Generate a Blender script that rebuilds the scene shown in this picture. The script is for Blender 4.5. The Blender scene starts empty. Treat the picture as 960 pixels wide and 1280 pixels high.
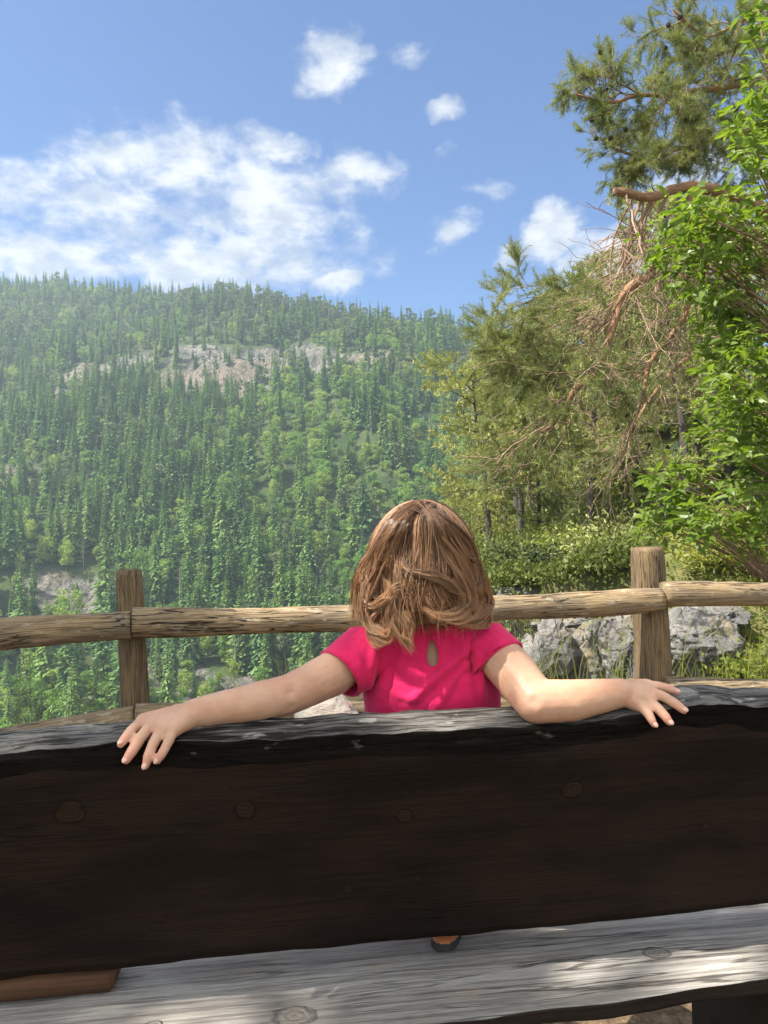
import bpy, bmesh, math, random
import numpy as np
from mathutils import Vector, Matrix

R = math.radians
rng = np.random.default_rng(7)
random.seed(7)
S = bpy.context.scene
COL = S.collection

# ------------------------------------------------------------------ camera
ROLL, FPX = 0.030, 950.0
cam_d = bpy.data.cameras.new('camera')
cam = bpy.data.objects.new('camera', cam_d)
COL.objects.link(cam)
cam_d.sensor_fit = 'VERTICAL'
cam_d.sensor_height = 36.0
cam_d.lens = 36.0 * FPX / 1280.0
cam_d.clip_start = 0.05
cam_d.clip_end = 8000
c_, s_ = math.cos(ROLL), math.sin(ROLL)
cam.matrix_world = Matrix(((c_, s_, 0, 0), (0, 0, -1, 0), (-s_, c_, 0, 1.0), (0, 0, 0, 1)))
S.camera = cam

# ------------------------------------------------------------------ light
SUN = Vector((-0.53, -0.17, 0.83)).normalized()
EXPOSURE = 1.46
SKY_STRENGTH = 0.10
S.view_settings.view_transform = 'Standard'
S.view_settings.look = 'None'
S.view_settings.gamma = 1.0
S.view_settings.use_curve_mapping = False
S.view_settings.exposure = EXPOSURE
sun_d = bpy.data.lights.new('sun', 'SUN')
sun_d.energy = 4.7
sun_d.angle = R(0.53)
sun_d.color = (1.0, 0.93, 0.82)
sun = bpy.data.objects.new('sun', sun_d)
COL.objects.link(sun)
sun.rotation_euler = (-SUN).to_track_quat('-Z', 'Y').to_euler()

world = bpy.data.worlds.new('World')
S.world = world
world.use_nodes = True


class NT:
    """tiny node helper"""
    def __init__(self, tree, clear=True):
        self.t = tree
        if clear:
            tree.nodes.clear()

    def n(self, typ, props=None, **ins):
        nd = self.t.nodes.new(typ)
        for k, v in (props or {}).items():
            setattr(nd, k, v)
        for k, v in ins.items():
            key = int(k[1:]) if k[0] == 'i' and k[1:].isdigit() else k.replace('_', ' ')
            self.set(nd, key, v)
        return nd

    def set(self, nd, key, v):
        sock = nd.inputs[key]
        if isinstance(v, bpy.types.NodeSocket):
            self.t.links.new(v, sock)
        elif isinstance(v, bpy.types.Node):
            self.t.links.new(v.outputs[0], sock)
        else:
            if isinstance(v, (tuple, list)) and len(v) == 3 and sock.type == 'RGBA':
                v = (*v, 1)
            sock.default_value = v

    def math(self, op, a, b=0.0, c=0.0, clamp=False):
        return self.n('ShaderNodeMath', {'operation': op, 'use_clamp': clamp}, i0=a, i1=b, i2=c).outputs[0]

    def vmath(self, op, a, b=(0, 0, 0)):
        nd = self.n('ShaderNodeVectorMath', {'operation': op}, i0=a)
        if b is not None:
            if op == 'SCALE':
                self.set(nd, 3, b)
            else:
                self.set(nd, 1, b)
        return nd.outputs[1] if op in ('LENGTH', 'DISTANCE', 'DOT_PRODUCT') else nd.outputs[0]

    def mix(self, f, a, b, blend='MIX'):
        nd = self.n('ShaderNodeMix', {'data_type': 'RGBA', 'blend_type': blend, 'clamp_factor': True})
        self.set(nd, 0, f)
        self.set(nd, 6, a if not (isinstance(a, tuple) and len(a) == 3) else (*a, 1))
        self.set(nd, 7, b if not (isinstance(b, tuple) and len(b) == 3) else (*b, 1))
        return nd.outputs[2]

    def noise(self, vec, scale, detail=4, rough=0.55, dist=0.0):
        return self.n('ShaderNodeTexNoise', None, Vector=vec, Scale=scale, Detail=detail, Roughness=rough, Distortion=dist).outputs[0]

    def ramp(self, f, lo, hi, a=0.0, b=1.0):
        return self.n('ShaderNodeMapRange', {'interpolation_type': 'SMOOTHSTEP'}, i0=f, i1=lo, i2=hi, i3=a, i4=b).outputs[0]

    def scl(self, vec, s):
        return self.vmath('MULTIPLY', vec, s)


# sky with clouds, laid out by world azimuth and elevation
w = NT(world.node_tree)
sky = w.n('ShaderNodeTexSky', {'sky_type': 'NISHITA', 'sun_disc': False})
sky.sun_elevation = math.asin(SUN.z)
sky.sun_rotation = math.atan2(SUN.x, SUN.y)
sky.altitude = 900
sky.air_density = 1.0
sky.dust_density = 0.4
sky.ozone_density = 2.2
gen = w.n('ShaderNodeTexCoord').outputs['Generated']
sep = w.n('ShaderNodeSeparateXYZ', None, Vector=gen)
az = w.math('ARCTAN2', sep.outputs[0], sep.outputs[1])
el = w.math('ARCSINE', sep.outputs[2])


def ray_dir(px, py):
    u, v = (px - 480) / FPX, (640 - py) / FPX
    return Vector((u * c_ + v * s_, 1.0, -u * s_ + v * c_)).normalized()


wob = w.noise(gen, 9.0, 6, 0.6)
wob2 = w.noise(w.vmath('ADD', gen, (3.1, 1.7, 0.4)), 9.0, 6, 0.6)
az_w = w.math('ADD', az, w.math('MULTIPLY', w.math('SUBTRACT', wob, 0.5), 0.10))
el_w = w.math('ADD', el, w.math('MULTIPLY', w.math('SUBTRACT', wob2, 0.5), 0.07))
BLOBS = [(225, 205, 120, 38, 1.0), (140, 262, 150, 42, 0.85), (330, 262, 85, 50, 0.95), (60, 318, 120, 32, 0.9),
         (270, 325, 150, 40, 0.95), (100, 215, 55, 22, 0.6), (335, 185, 42, 22, 0.8), (448, 215, 42, 24, 0.9),
         (425, 74, 44, 25, 0.95), (400, 88, 26, 18, 0.8), (510, 75, 20, 16, 0.6), (552, 143, 24, 11, 0.65), (570, 288, 30, 15, 1.0),
         (418, 354, 32, 13, 1.2), (695, 296, 26, 24, 1.3), (745, 332, 50, 34, 1.0), (640, 322, 16, 12, 0.75),
         (610, 243, 32, 9, 0.5), (0, 262, 26, 14, 0.6), (900, 250, 90, 60, 0.8), (560, 188, 22, 8, 0.42), (258, 145, 18, 8, 0.5)]
tot = None
for (bx, by, rx, ry, amp) in BLOBS:
    d = ray_dir(bx, by)
    a0, e0 = math.atan2(d.x, d.y), math.asin(d.z)
    qa = w.math('MULTIPLY', w.math('SUBTRACT', az_w, a0), FPX / rx * 0.93)
    qe = w.math('MULTIPLY', w.math('SUBTRACT', el_w, e0), FPX / ry * 0.93)
    r2 = w.math('ADD', w.math('MULTIPLY', qa, qa), w.math('MULTIPLY', qe, qe))
    g = w.math('MULTIPLY', w.math('EXPONENT', w.math('MULTIPLY', r2, -0.75)), amp)
    tot = g if tot is None else w.math('MAXIMUM', tot, g)
gst = w.scl(gen, (1.0, 1.0, 1.7))
n_big = w.noise(gst, 13.0, 9, 0.62, 0.3)
n_fine = w.noise(w.vmath('ADD', gst, (5, 2, 1)), 34.0, 6, 0.6, 0.2)
dens = w.math('ADD', tot, w.math('ADD', w.math('MULTIPLY', w.math('SUBTRACT', n_big, 0.5), 1.7),
                                 w.math('MULTIPLY', w.math('SUBTRACT', n_fine, 0.5), 0.85)))
dens = w.math('MULTIPLY', dens, w.ramp(tot, 0.02, 0.30))
cov = w.ramp(dens, 0.22, 0.98)
shade_n = w.noise(w.vmath('ADD', w.scl(gen, (1, 1, 2.0)), (0.0, 0.0, -0.06)), 15.0, 6, 0.6)
cl_col = w.mix(w.ramp(shade_n, 0.36, 0.62), (2.4, 2.6, 2.95), (4.0, 4.0, 4.0))
sky_c = w.n('ShaderNodeHueSaturation', None, Saturation=1.06, Value=1.0, Color=sky.outputs[0]).outputs[0]
sky_c = w.mix(1.0, sky_c, (0.345, 0.49, 0.665), 'MULTIPLY')
full = w.mix(w.math('MULTIPLY', cov, 0.90), sky_c, cl_col)
# unseen bright cumulus added overhead and behind the viewer to fill the shade
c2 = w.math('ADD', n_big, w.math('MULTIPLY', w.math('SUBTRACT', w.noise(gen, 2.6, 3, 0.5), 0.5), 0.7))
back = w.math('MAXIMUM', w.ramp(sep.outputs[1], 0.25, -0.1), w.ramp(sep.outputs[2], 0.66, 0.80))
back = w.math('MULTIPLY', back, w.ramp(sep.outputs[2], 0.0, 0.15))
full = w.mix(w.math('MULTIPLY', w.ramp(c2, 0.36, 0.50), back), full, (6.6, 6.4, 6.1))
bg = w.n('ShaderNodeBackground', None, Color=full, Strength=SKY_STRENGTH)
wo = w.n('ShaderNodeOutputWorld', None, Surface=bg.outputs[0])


# ------------------------------------------------------------------ helpers
def P(px, py, Y):
    """world point seen at photo pixel (px, py) at distance Y ahead"""
    u, v = (px - 480) / FPX, (640 - py) / FPX
    return np.array([Y * (u * c_ + v * s_), Y, 1.0 + Y * (-u * s_ + v * c_)])


def tag(o, label=None, cat=None, group=None, kind=None):
    for k, v in (('label', label), ('category', cat), ('group', group), ('kind', kind)):
        if v:
            o[k] = v
    return o


def empty(name, loc=(0, 0, 0)):
    o = bpy.data.objects.new(name, None)
    COL.objects.link(o)
    o.location = loc
    o.empty_display_size = 0.1
    return o


def hash3(ix, iy, iz):
    h = (ix.astype(np.int64) * 374761393 + iy.astype(np.int64) * 668265263 + iz.astype(np.int64) * 2147483647) & 0xFFFFFFFF
    h = ((h ^ (h >> 13)) * 1274126177) & 0xFFFFFFFF
    h = (h ^ (h >> 16)) & 0xFFFFFFFF
    h = (h * 2246822519) & 0xFFFFFFFF
    return ((h ^ (h >> 15)) & 0xFFFFFF) / float(0xFFFFFF)


def vnoise(p):
    p = np.asarray(p, float)
    i = np.floor(p)
    f = p - i
    f = f * f * (3 - 2 * f)
    out = 0
    for dx in (0, 1):
        for dy in (0, 1):
            for dz in (0, 1):
                wgt = (f[..., 0] if dx else 1 - f[..., 0]) * (f[..., 1] if dy else 1 - f[..., 1]) * (f[..., 2] if dz else 1 - f[..., 2])
                out = out + wgt * hash3(i[..., 0] + dx, i[..., 1] + dy, i[..., 2] + dz)
    return out * 2 - 1


def fbm(p, octv=4, gain=0.5):
    p = np.asarray(p, float)
    a, s, out = 1.0, 1.0, 0
    for k in range(octv):
        out = out + a * vnoise(p * s + 17.3 * k)
        a *= gain
        s *= 2.03
    return out


def fb2(x, y, sc, octv=4, z=0.0):
    return fbm(np.stack([x / sc, y / sc, np.full_like(x, z)], -1), octv)


class MB:
    """collects pieces of one mesh"""
    def __init__(self):
        self.V, self.F, self.M, self.G, self.Rn, self.n = [], [], [], [], [], 0

    def add(self, V, F, mat=0, gr=None, rnd=None):
        V = np.asarray(V, float)
        self.V.append(V)
        for f in (F if isinstance(F, list) else [F]):
            f = np.asarray(f, np.int64)
            if len(f):
                self.F.append((f + self.n, mat))
        self.G.append(np.asarray(gr, float) if gr is not None else V)
        self.Rn.append(np.full(len(V), rnd if rnd is not None else 0.5) if np.ndim(rnd) == 0 else np.asarray(rnd, float))
        self.n += len(V)

    def mesh(self, name, mats, smooth=True, origin=(0, 0, 0)):
        V = np.concatenate(self.V) - np.asarray(origin)
        me = bpy.data.meshes.new(name)
        me.vertices.add(len(V))
        me.vertices.foreach_set('co', V.astype(np.float32).ravel())
        tot_l = sum(f.size for f, _ in self.F)
        nf = sum(len(f) for f, _ in self.F)
        me.loops.add(tot_l)
        me.polygons.add(nf)
        li = np.concatenate([f.ravel() for f, _ in self.F])
        ls = np.concatenate([np.full(len(f), f.shape[1]) for f, _ in self.F])
        st = np.concatenate([[0], np.cumsum(ls)[:-1]])
        mi = np.concatenate([np.full(len(f), m) for f, m in self.F])
        me.loops.foreach_set('vertex_index', li.astype(np.int32))
        me.polygons.foreach_set('loop_start', st.astype(np.int32))
        me.polygons.foreach_set('material_index', mi.astype(np.int32))
        me.polygons.foreach_set('use_smooth', np.full(nf, bool(smooth)))
        for m in (mats if isinstance(mats, (list, tuple)) else [mats]):
            me.materials.append(m)
        a = me.attributes.new('gr', 'FLOAT_VECTOR', 'POINT')
        a.data.foreach_set('vector', np.concatenate(self.G).astype(np.float32).ravel())
        a = me.attributes.new('rnd', 'FLOAT', 'POINT')
        a.data.foreach_set('value', np.concatenate(self.Rn).astype(np.float32))
        me.update(calc_edges=True)
        me.validate()
        return me

    def build(self, name, mats, parent=None, smooth=True, origin=None):
        """link as one object; geometry given in world coordinates"""
        org = np.array(parent.location) if parent is not None and parent.parent is None else (np.zeros(3) if origin is None else np.asarray(origin))
        if parent is not None and parent.parent is not None:
            org = np.array(parent.location) + np.array(parent.parent.location)
        o = bpy.data.objects.new(name, self.mesh(name, mats, smooth, org))
        COL.objects.link(o)
        if parent is not None:
            o.parent = parent
        else:
            o.location = org
        return o


def frames(path):
    path = np.asarray(path, float)
    T = np.gradient(path, axis=0)
    T /= np.linalg.norm(T, axis=1, keepdims=True) + 1e-12
    up = np.array([0, 0, 1.0]) if abs(T[0][2]) < 0.9 else np.array([1.0, 0, 0])
    N = np.cross(up, T[0])
    N /= np.linalg.norm(N)
    Ns = [N]
    for k in range(1, len(path)):
        N = Ns[-1] - T[k] * np.dot(Ns[-1], T[k])
        N /= np.linalg.norm(N) + 1e-12
        Ns.append(N)
    Ns = np.array(Ns)
    return T, Ns, np.cross(T, Ns)


def tube(path, rad, sides=8, cap=True, wob=0.0, wsc=6.0, seed=0.0):
    path = np.asarray(path, float)
    n = len(path)
    rad = np.broadcast_to(np.asarray(rad, float), (n,))
    T, A, B = frames(path)
    th = np.linspace(0, 2 * np.pi, sides, endpoint=False)
    ring = A[:, None, :] * np.cos(th)[None, :, None] + B[:, None, :] * np.sin(th)[None, :, None]
    rr = np.repeat(rad[:, None], sides, 1)
    along = np.concatenate([[0], np.cumsum(np.linalg.norm(np.diff(path, axis=0), axis=1))])
    gr = np.stack([np.repeat(along[:, None], sides, 1) + seed, rr * np.cos(th)[None], rr * np.sin(th)[None]], -1)
    if wob:
        q = gr.copy()
        q[..., 0] *= 0.35
        rr = rr * (1 + wob * fbm(q * wsc / max(rad.max(), 1e-6) * 0.1 + seed * 3.7, 4))
    V = path[:, None, :] + ring * rr[..., None]
    V = V.reshape(-1, 3)
    gr = gr.reshape(-1, 3)
    i = np.arange(n - 1)[:, None] * sides
    j = np.arange(sides)[None]
    j2 = (j + 1) % sides
    F = [np.stack([i + j, i + j2, i + sides + j2, i + sides + j], -1).reshape(-1, 4)]
    if cap:
        V = np.concatenate([V, path[:1], path[-1:]])
        gr = np.concatenate([gr, [[seed, 0, 0]], [[along[-1] + seed, 0, 0]]])
        c0, c1 = n * sides, n * sides + 1
        k = np.arange(sides)
        k2 = (k + 1) % sides
        F.append(np.stack([np.full(sides, c0), k2, k], -1))
        b = (n - 1) * sides
        F.append(np.stack([np.full(sides, c1), b + k, b + k2], -1))
    return V, F, gr


def smooth_path(pts, n):
    pts = np.asarray(pts, float)
    t = np.concatenate([[0], np.cumsum(np.linalg.norm(np.diff(pts, axis=0), axis=1))])
    q = np.linspace(0, t[-1], n)
    m = np.gradient(pts, t, axis=0)
    k = np.clip(np.searchsorted(t, q, 'right') - 1, 0, len(t) - 2)
    h = (t[k + 1] - t[k])
    x = (q - t[k]) / h
    x = x[:, None]
    h = h[:, None]
    return ((2 * x**3 - 3 * x**2 + 1) * pts[k] + (x**3 - 2 * x**2 + x) * h * m[k] + (-2 * x**3 + 3 * x**2) * pts[k + 1] + (x**3 - x**2) * h * m[k + 1])


def rot_from_dir(D, roll):
    """(n,3,3) matrices whose y axis is D"""
    D = D / (np.linalg.norm(D, axis=1, keepdims=True) + 1e-9)
    up = np.where(np.abs(D[:, 2:3]) < 0.95, np.array([[0, 0, 1.0]]), np.array([[1.0, 0, 0]]))
    X = np.cross(D, up)
    X /= np.linalg.norm(X, axis=1, keepdims=True)
    Z = np.cross(X, D)
    c, s = np.cos(roll)[:, None], np.sin(roll)[:, None]
    X2 = X * c + Z * s
    Z2 = -X * s + Z * c
    return np.stack([X2, D, Z2], -1)


def scatter(mb, Vt, Ft, pos, Rm, sc, mat=0, rnd=None):
    n, k = len(pos), len(Vt)
    if n == 0:
        return
    V = np.einsum('nij,kj->nki', Rm, Vt) * np.asarray(sc).reshape(-1, 1, 1) + np.asarray(pos)[:, None, :]
    off = (np.arange(n) * k)[:, None, None]
    Fs = [(np.asarray(f)[None] + off).reshape(-1, np.asarray(f).shape[1]) for f in Ft]
    rnd = rng.random(n) if rnd is None else rnd
    mb.add(V.reshape(-1, 3), Fs, mat, None, np.repeat(rnd, k))


def unit(n):
    v = rng.normal(size=(n, 3))
    return v / np.linalg.norm(v, axis=1, keepdims=True)


def sstep(a, b, x):
    t = np.clip((x - a) / (b - a), 0, 1)
    return t * t * (3 - 2 * t)


# ------------------------------------------------------------------ materials
def new_mat(name):
    m = bpy.data.materials.new(name)
    m.use_nodes = True
    return m, NT(m.node_tree)


def finish(nt, surf, disp=None):
    o = nt.n('ShaderNodeOutputMaterial', None, Surface=surf)
    return o


def principled(nt, color, rough=0.8, bump=None, bstr=0.5, bdist=0.01, **kw):
    p = nt.n('ShaderNodeBsdfPrincipled', None, Base_Color=color, Roughness=rough)
    for k, v in kw.items():
        nt.set(p, k.replace('_', ' '), v)
    if bump is not None:
        b = nt.n('ShaderNodeBump', None, Height=bump, Strength=bstr, Distance=bdist)
        nt.set(p, 'Normal', b.outputs[0])
    return p.outputs[0]


def attr(nt, name, vec=True):
    a = nt.n('ShaderNodeAttribute', {'attribute_name': name})
    return a.outputs['Vector'] if vec else a.outputs['Fac']


def wood_mat(name, c1, c2, dark, sc=1.0, crack=0.5, patch=None, knots=(), rough=0.85, bstr=0.6, spec=0.3, grain_amt=0.5, upright=True, knotc=None, ckw=0.018):
    m, n = new_mat(name)
    g = attr(n, 'gr')
    gw = n.vmath('ADD', g, n.vmath('SCALE', n.vmath('SUBTRACT', n.n('ShaderNodeTexNoise', None, Vector=n.scl(g, (2 * sc, 14 * sc, 14 * sc)), Scale=1.0, Detail=2.0).outputs[1], (0.5, 0.5, 0.5)), 0.0045 / sc))
    knot_mask = None
    kn_n = n.noise(n.scl(g, (55, 55, 55)), 1.0, 3, 0.6) if knots else None
    ring = None
    for (kx, ky, kz, kr) in knots:
        dv = n.vmath('MULTIPLY', n.vmath('SUBTRACT', gw, (kx, ky, kz)), (0.85, 0.0, 1.0) if upright else (0.7, 1.0, 0.0))
        dist = n.math('ADD', n.vmath('LENGTH', dv, None), n.math('MULTIPLY', n.math('SUBTRACT', kn_n, 0.5), kr * 0.9))
        mk = n.ramp(dist, kr * 1.25, kr * 0.6)
        rg = n.math('SINE', n.math('MULTIPLY', dist, 15.0 / kr))
        rim = n.math('MULTIPLY', n.ramp(dist, kr * 0.75, kr * 1.0), n.ramp(dist, kr * 1.25, kr * 1.02))
        knot_mask = mk if knot_mask is None else n.math('MAXIMUM', knot_mask, mk)
        rr = n.math('MULTIPLY', mk, n.math('MULTIPLY_ADD', rg, 0.25, 0.12))
        rr = n.math('MAXIMUM', rr, rim)
        ring = rr if ring is None else n.math('MAXIMUM', ring, rr)
    grain = n.noise(n.scl(gw, (7 * sc, 230 * sc, 230 * sc)), 1.0, 5, 0.6)
    fib = n.noise(n.scl(gw, (26 * sc, 620 * sc, 620 * sc)), 1.0, 3, 0.6)
    blot = n.noise(n.scl(g, (5 * sc, 16 * sc, 16 * sc)), 1.0, 4, 0.6)
    col = n.mix(n.ramp(blot, 0.35, 0.65), c1, c2)
    col = n.mix(n.math('MULTIPLY', n.ramp(grain, 0.44, 0.62), grain_amt), col, dark)
    col = n.mix(n.math('MULTIPLY', n.ramp(fib, 0.50, 0.75), grain_amt * 0.7), col, dark)
    micro = n.noise(n.scl(gw, (60 * sc, 900 * sc, 900 * sc)), 1.0, 2, 0.5)
    col = n.mix(n.math('MULTIPLY', n.ramp(micro, 0.5, 0.72), grain_amt * 0.45), col, dark)
    ck = n.noise(n.scl(gw, (4 * sc, 62 * sc, 62 * sc)), 1.0, 3, 0.5)
    ckl = n.ramp(n.math('ABSOLUTE', n.math('SUBTRACT', ck, 0.47)), ckw, 0.004)
    ckm = n.math('MULTIPLY', ckl, n.ramp(n.noise(n.scl(g, (4 * sc, 9 * sc, 9 * sc)), 1.0, 2), 0.44, 0.58))
    ckm = n.math('MULTIPLY', ckm, crack)
    col = n.mix(ckm, col, tuple(x * 0.25 for x in dark))
    if patch:
        pn = n.noise(n.scl(g, (18 * sc, 40 * sc, 40 * sc)), 1.0, 4, 0.6)
        col = n.mix(n.math('MULTIPLY', n.ramp(pn, patch[1], patch[1] + 0.10), patch[2]), col, patch[0])
    h = n.math('SUBTRACT', n.math('ADD', n.math('MULTIPLY', grain, 0.5), n.math('MULTIPLY', fib, 0.3)), n.math('MULTIPLY', ckm, 1.4))
    if ring is not None:
        col = n.mix(n.math('MULTIPLY', knot_mask, 0.65), col, knotc or tuple(min(1, x * 1.5) for x in c1))
        col = n.mix(n.math('MULTIPLY', ring, 0.5), col, tuple(x * 0.3 for x in dark))
        h = n.math('SUBTRACT', h, n.math('MULTIPLY', ring, 0.5))
    finish(n, principled(n, col, rough, h, bstr, 0.006 / sc, Specular_IOR_Level=spec))
    return m


def leaf_mat(name, c1, c2, c3=None, trans=0.35, rough=0.5, objvar=0.5, gloss=0.25, tcol=1.25):
    """c1-c2 by the leaf, hue by the plant"""
    m, n = new_mat(name)
    r = attr(n, 'rnd', False)
    oi = n.n('ShaderNodeObjectInfo').outputs['Random']
    col = n.mix(r, c1, c2)
    if c3:
        col = n.mix(n.math('MULTIPLY', n.ramp(oi, 0.2, 1.0), objvar), col, c3)
    tc = n.mix(1.0, col, (tcol, tcol * 1.05, 0.55), 'MULTIPLY')
    p = principled(n, col, rough, Specular_IOR_Level=gloss)
    t = n.n('ShaderNodeBsdfTranslucent', None, Color=tc).outputs[0]
    mx = n.n('ShaderNodeMixShader', None, i0=trans)
    n.set(mx, 1, p)
    n.set(mx, 2, t)
    finish(n, mx.outputs[0])
    return m


def bark_mat(name, c1, c2, sc=1.0):
    m, n = new_mat(name)
    g = attr(n, 'gr')
    a = n.noise(n.scl(g, (9 * sc, 60 * sc, 60 * sc)), 1.0, 5, 0.65)
    b = n.noise(n.scl(g, (3 * sc, 6 * sc, 6 * sc)), 1.0, 3)
    col = n.mix(n.ramp(a, 0.35, 0.65), c1, c2)
    col = n.mix(n.math('MULTIPLY', n.ramp(b, 0.4, 0.7), 0.4), col, tuple(x * 0.5 for x in c1))
    finish(n, principled(n, col, 0.9, a, 0.8, 0.02 / sc))
    return m


M_LOG = wood_mat('weathered_log', (0.34, 0.245, 0.135), (0.25, 0.195, 0.13), (0.060, 0.040, 0.024), 1.0, 0.95, ((0.42, 0.37, 0.285), 0.57, 0.55), bstr=1.0, grain_amt=0.65, ckw=0.03)
M_POST = wood_mat('post_wood', (0.23, 0.16, 0.085), (0.17, 0.125, 0.075), (0.045, 0.03, 0.018), 1.0, 0.9, bstr=0.9, grain_amt=0.75)
KN = [(-0.392, 0, 0.648, 0.016), (-0.182, 0, 0.634, 0.011), (0.018, 0, 0.612, 0.009), (0.238, 0, 0.632, 0.012), (0.43, 0, 0.560, 0.006), (-0.205, 0, 0.664, 0.004), (0.035, 0, 0.520, 0.004), (-0.055, 0, 0.512, 0.005)]
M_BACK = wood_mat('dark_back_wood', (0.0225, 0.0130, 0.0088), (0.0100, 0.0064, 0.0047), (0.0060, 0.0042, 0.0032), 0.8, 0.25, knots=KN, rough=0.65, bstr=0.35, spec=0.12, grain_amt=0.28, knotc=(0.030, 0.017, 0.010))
M_GREY = wood_mat('grey_split_wood', (0.21, 0.20, 0.185), (0.10, 0.094, 0.087), (0.014, 0.012, 0.010), 1.1, 1.0, ((0.42, 0.40, 0.36), 0.60, 0.6), upright=False, knots=[(0.405, 0.03, 0.73, 0.014)], bstr=1.0, grain_amt=0.95, ckw=0.08)
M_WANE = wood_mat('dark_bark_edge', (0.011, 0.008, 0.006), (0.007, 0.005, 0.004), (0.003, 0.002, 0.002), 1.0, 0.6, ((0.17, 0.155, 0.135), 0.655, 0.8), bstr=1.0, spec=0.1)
M_SEAT = wood_mat('grey_seat_wood', (0.40, 0.38, 0.355), (0.27, 0.252, 0.232), (0.085, 0.076, 0.067), 0.8, 0.7, ((0.34, 0.26, 0.18), 0.60, 0.4), upright=False, knots=[(-0.13, -0.01, 0.39, 0.017), (0.36, 0.045, 0.39, 0.011), (-0.30, 0.0, 0.39, 0.007)], bstr=0.7, grain_amt=0.55, knotc=(0.20, 0.18, 0.155), ckw=0.03)
M_BROWN = wood_mat('brown_block_wood', (0.15, 0.075, 0.036), (0.11, 0.055, 0.028), (0.05, 0.025, 0.015), 1.0, 0.4, bstr=0.3)
M_DARKLEG = wood_mat('dark_leg_wood', (0.04, 0.028, 0.02), (0.03, 0.02, 0.015), (0.012, 0.008, 0.006), 1.0, 0.5)
M_BARK_PINE = bark_mat('pine_bark', (0.40, 0.215, 0.115), (0.20, 0.125, 0.085))
M_BARK_TWIG = bark_mat('twig_bark', (0.40, 0.27, 0.18), (0.22, 0.15, 0.11), 3.0)
M_BARK_GREY = bark_mat('grey_bark', (0.10, 0.085, 0.07), (0.05, 0.042, 0.035))
M_NEEDLE = leaf_mat('pine_needles', (0.115, 0.150, 0.060), (0.27, 0.285, 0.115), trans=0.30)
M_NEEDLE_MID = leaf_mat('hillside_pine_needles', (0.127, 0.167, 0.048), (0.345, 0.357, 0.125), (0.365, 0.345, 0.12), 0.24, objvar=0.5)
M_LEAF_NEAR = leaf_mat('broad_leaves', (0.090, 0.150, 0.024), (0.20, 0.275, 0.055), trans=0.48, rough=0.4, gloss=0.4, tcol=1.45)
M_LEAF_SHRUB = leaf_mat('shrub_leaves', (0.100, 0.150, 0.025), (0.260, 0.280, 0.060), (0.280, 0.270, 0.070), 0.40, tcol=1.4)
M_UNDER = leaf_mat('undergrowth_leaves', (0.060, 0.095, 0.020), (0.190, 0.200, 0.055), trans=0.30, tcol=1.3)
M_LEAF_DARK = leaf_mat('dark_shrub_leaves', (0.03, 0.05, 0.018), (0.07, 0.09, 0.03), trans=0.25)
M_SPRUCE = leaf_mat('spruce_needles', (0.074, 0.162, 0.060), (0.162, 0.270, 0.084), (0.210, 0.318, 0.090), 0.30, objvar=0.8)
M_HILLPINE = leaf_mat('far_pine_needles', (0.090, 0.140, 0.073), (0.162, 0.207, 0.101), (0.190, 0.213, 0.101), 0.28, objvar=0.6)
M_HILLBROAD = leaf_mat('far_broad_leaves', (0.102, 0.210, 0.041), (0.204, 0.336, 0.066), (0.288, 0.360, 0.090), 0.38, objvar=0.8)
M_DRY = leaf_mat('dead_wood_grey', (0.22, 0.19, 0.16), (0.32, 0.28, 0.24), trans=0.0)
M_CONE, _n = new_mat('pine_cone')
finish(_n, principled(_n, (0.035, 0.024, 0.018), 0.9))


def rock_material(name, c1, c2, c3, sc):
    m, n = new_mat(name)
    g = n.n('ShaderNodeTexCoord').outputs['Object']
    a = n.noise(g, 1.2 * sc, 8, 0.65)
    b = n.noise(n.scl(g, (1, 1, 0.4)), 4.5 * sc, 6, 0.65, 0.6)
    v = n.n('ShaderNodeTexVoronoi', {'feature': 'DISTANCE_TO_EDGE'}, Vector=n.vmath('ADD', n.scl(g, (1, 1, 0.6)), n.vmath('SCALE', n.n('ShaderNodeTexNoise', None, Vector=g, Scale=3.0 * sc).outputs[1], 0.25 / sc)), Scale=1.8 * sc).outputs[0]
    col = n.mix(n.ramp(a, 0.38, 0.62), c1, c2)
    col = n.mix(n.ramp(b, 0.52, 0.72), col, c3)
    crackm = n.ramp(v, 0.03, 0.0)
    col = n.mix(n.math('MULTIPLY', crackm, n.ramp(a, 0.40, 0.60, 0.0, 0.22)), col, (0.06, 0.055, 0.045))
    moss = n.noise(n.vmath('ADD', g, (7, 3, 1)), 2.6 * sc, 5, 0.65)
    col = n.mix(n.math('MULTIPLY', n.ramp(moss, 0.55, 0.66), 0.8), col, (0.13, 0.13, 0.045))
    fine = n.noise(g, 14 * sc, 6, 0.7)
    col = n.mix(n.math('MULTIPLY', n.ramp(fine, 0.52, 0.68), 0.55), col, (0.10, 0.095, 0.085))
    h = n.math('SUBTRACT', n.math('ADD', a, n.math('ADD', n.math('MULTIPLY', b, 0.7), n.math('MULTIPLY', fine, 0.2))), n.math('MULTIPLY', crackm, 0.10))
    finish(n, principled(n, col, 0.9, h, 1.0, 0.12 / sc))
    return m


M_ROCK = rock_material('grey_limestone', (0.22, 0.21, 0.195), (0.12, 0.12, 0.12), (0.26, 0.20, 0.13), 1.0)

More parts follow.
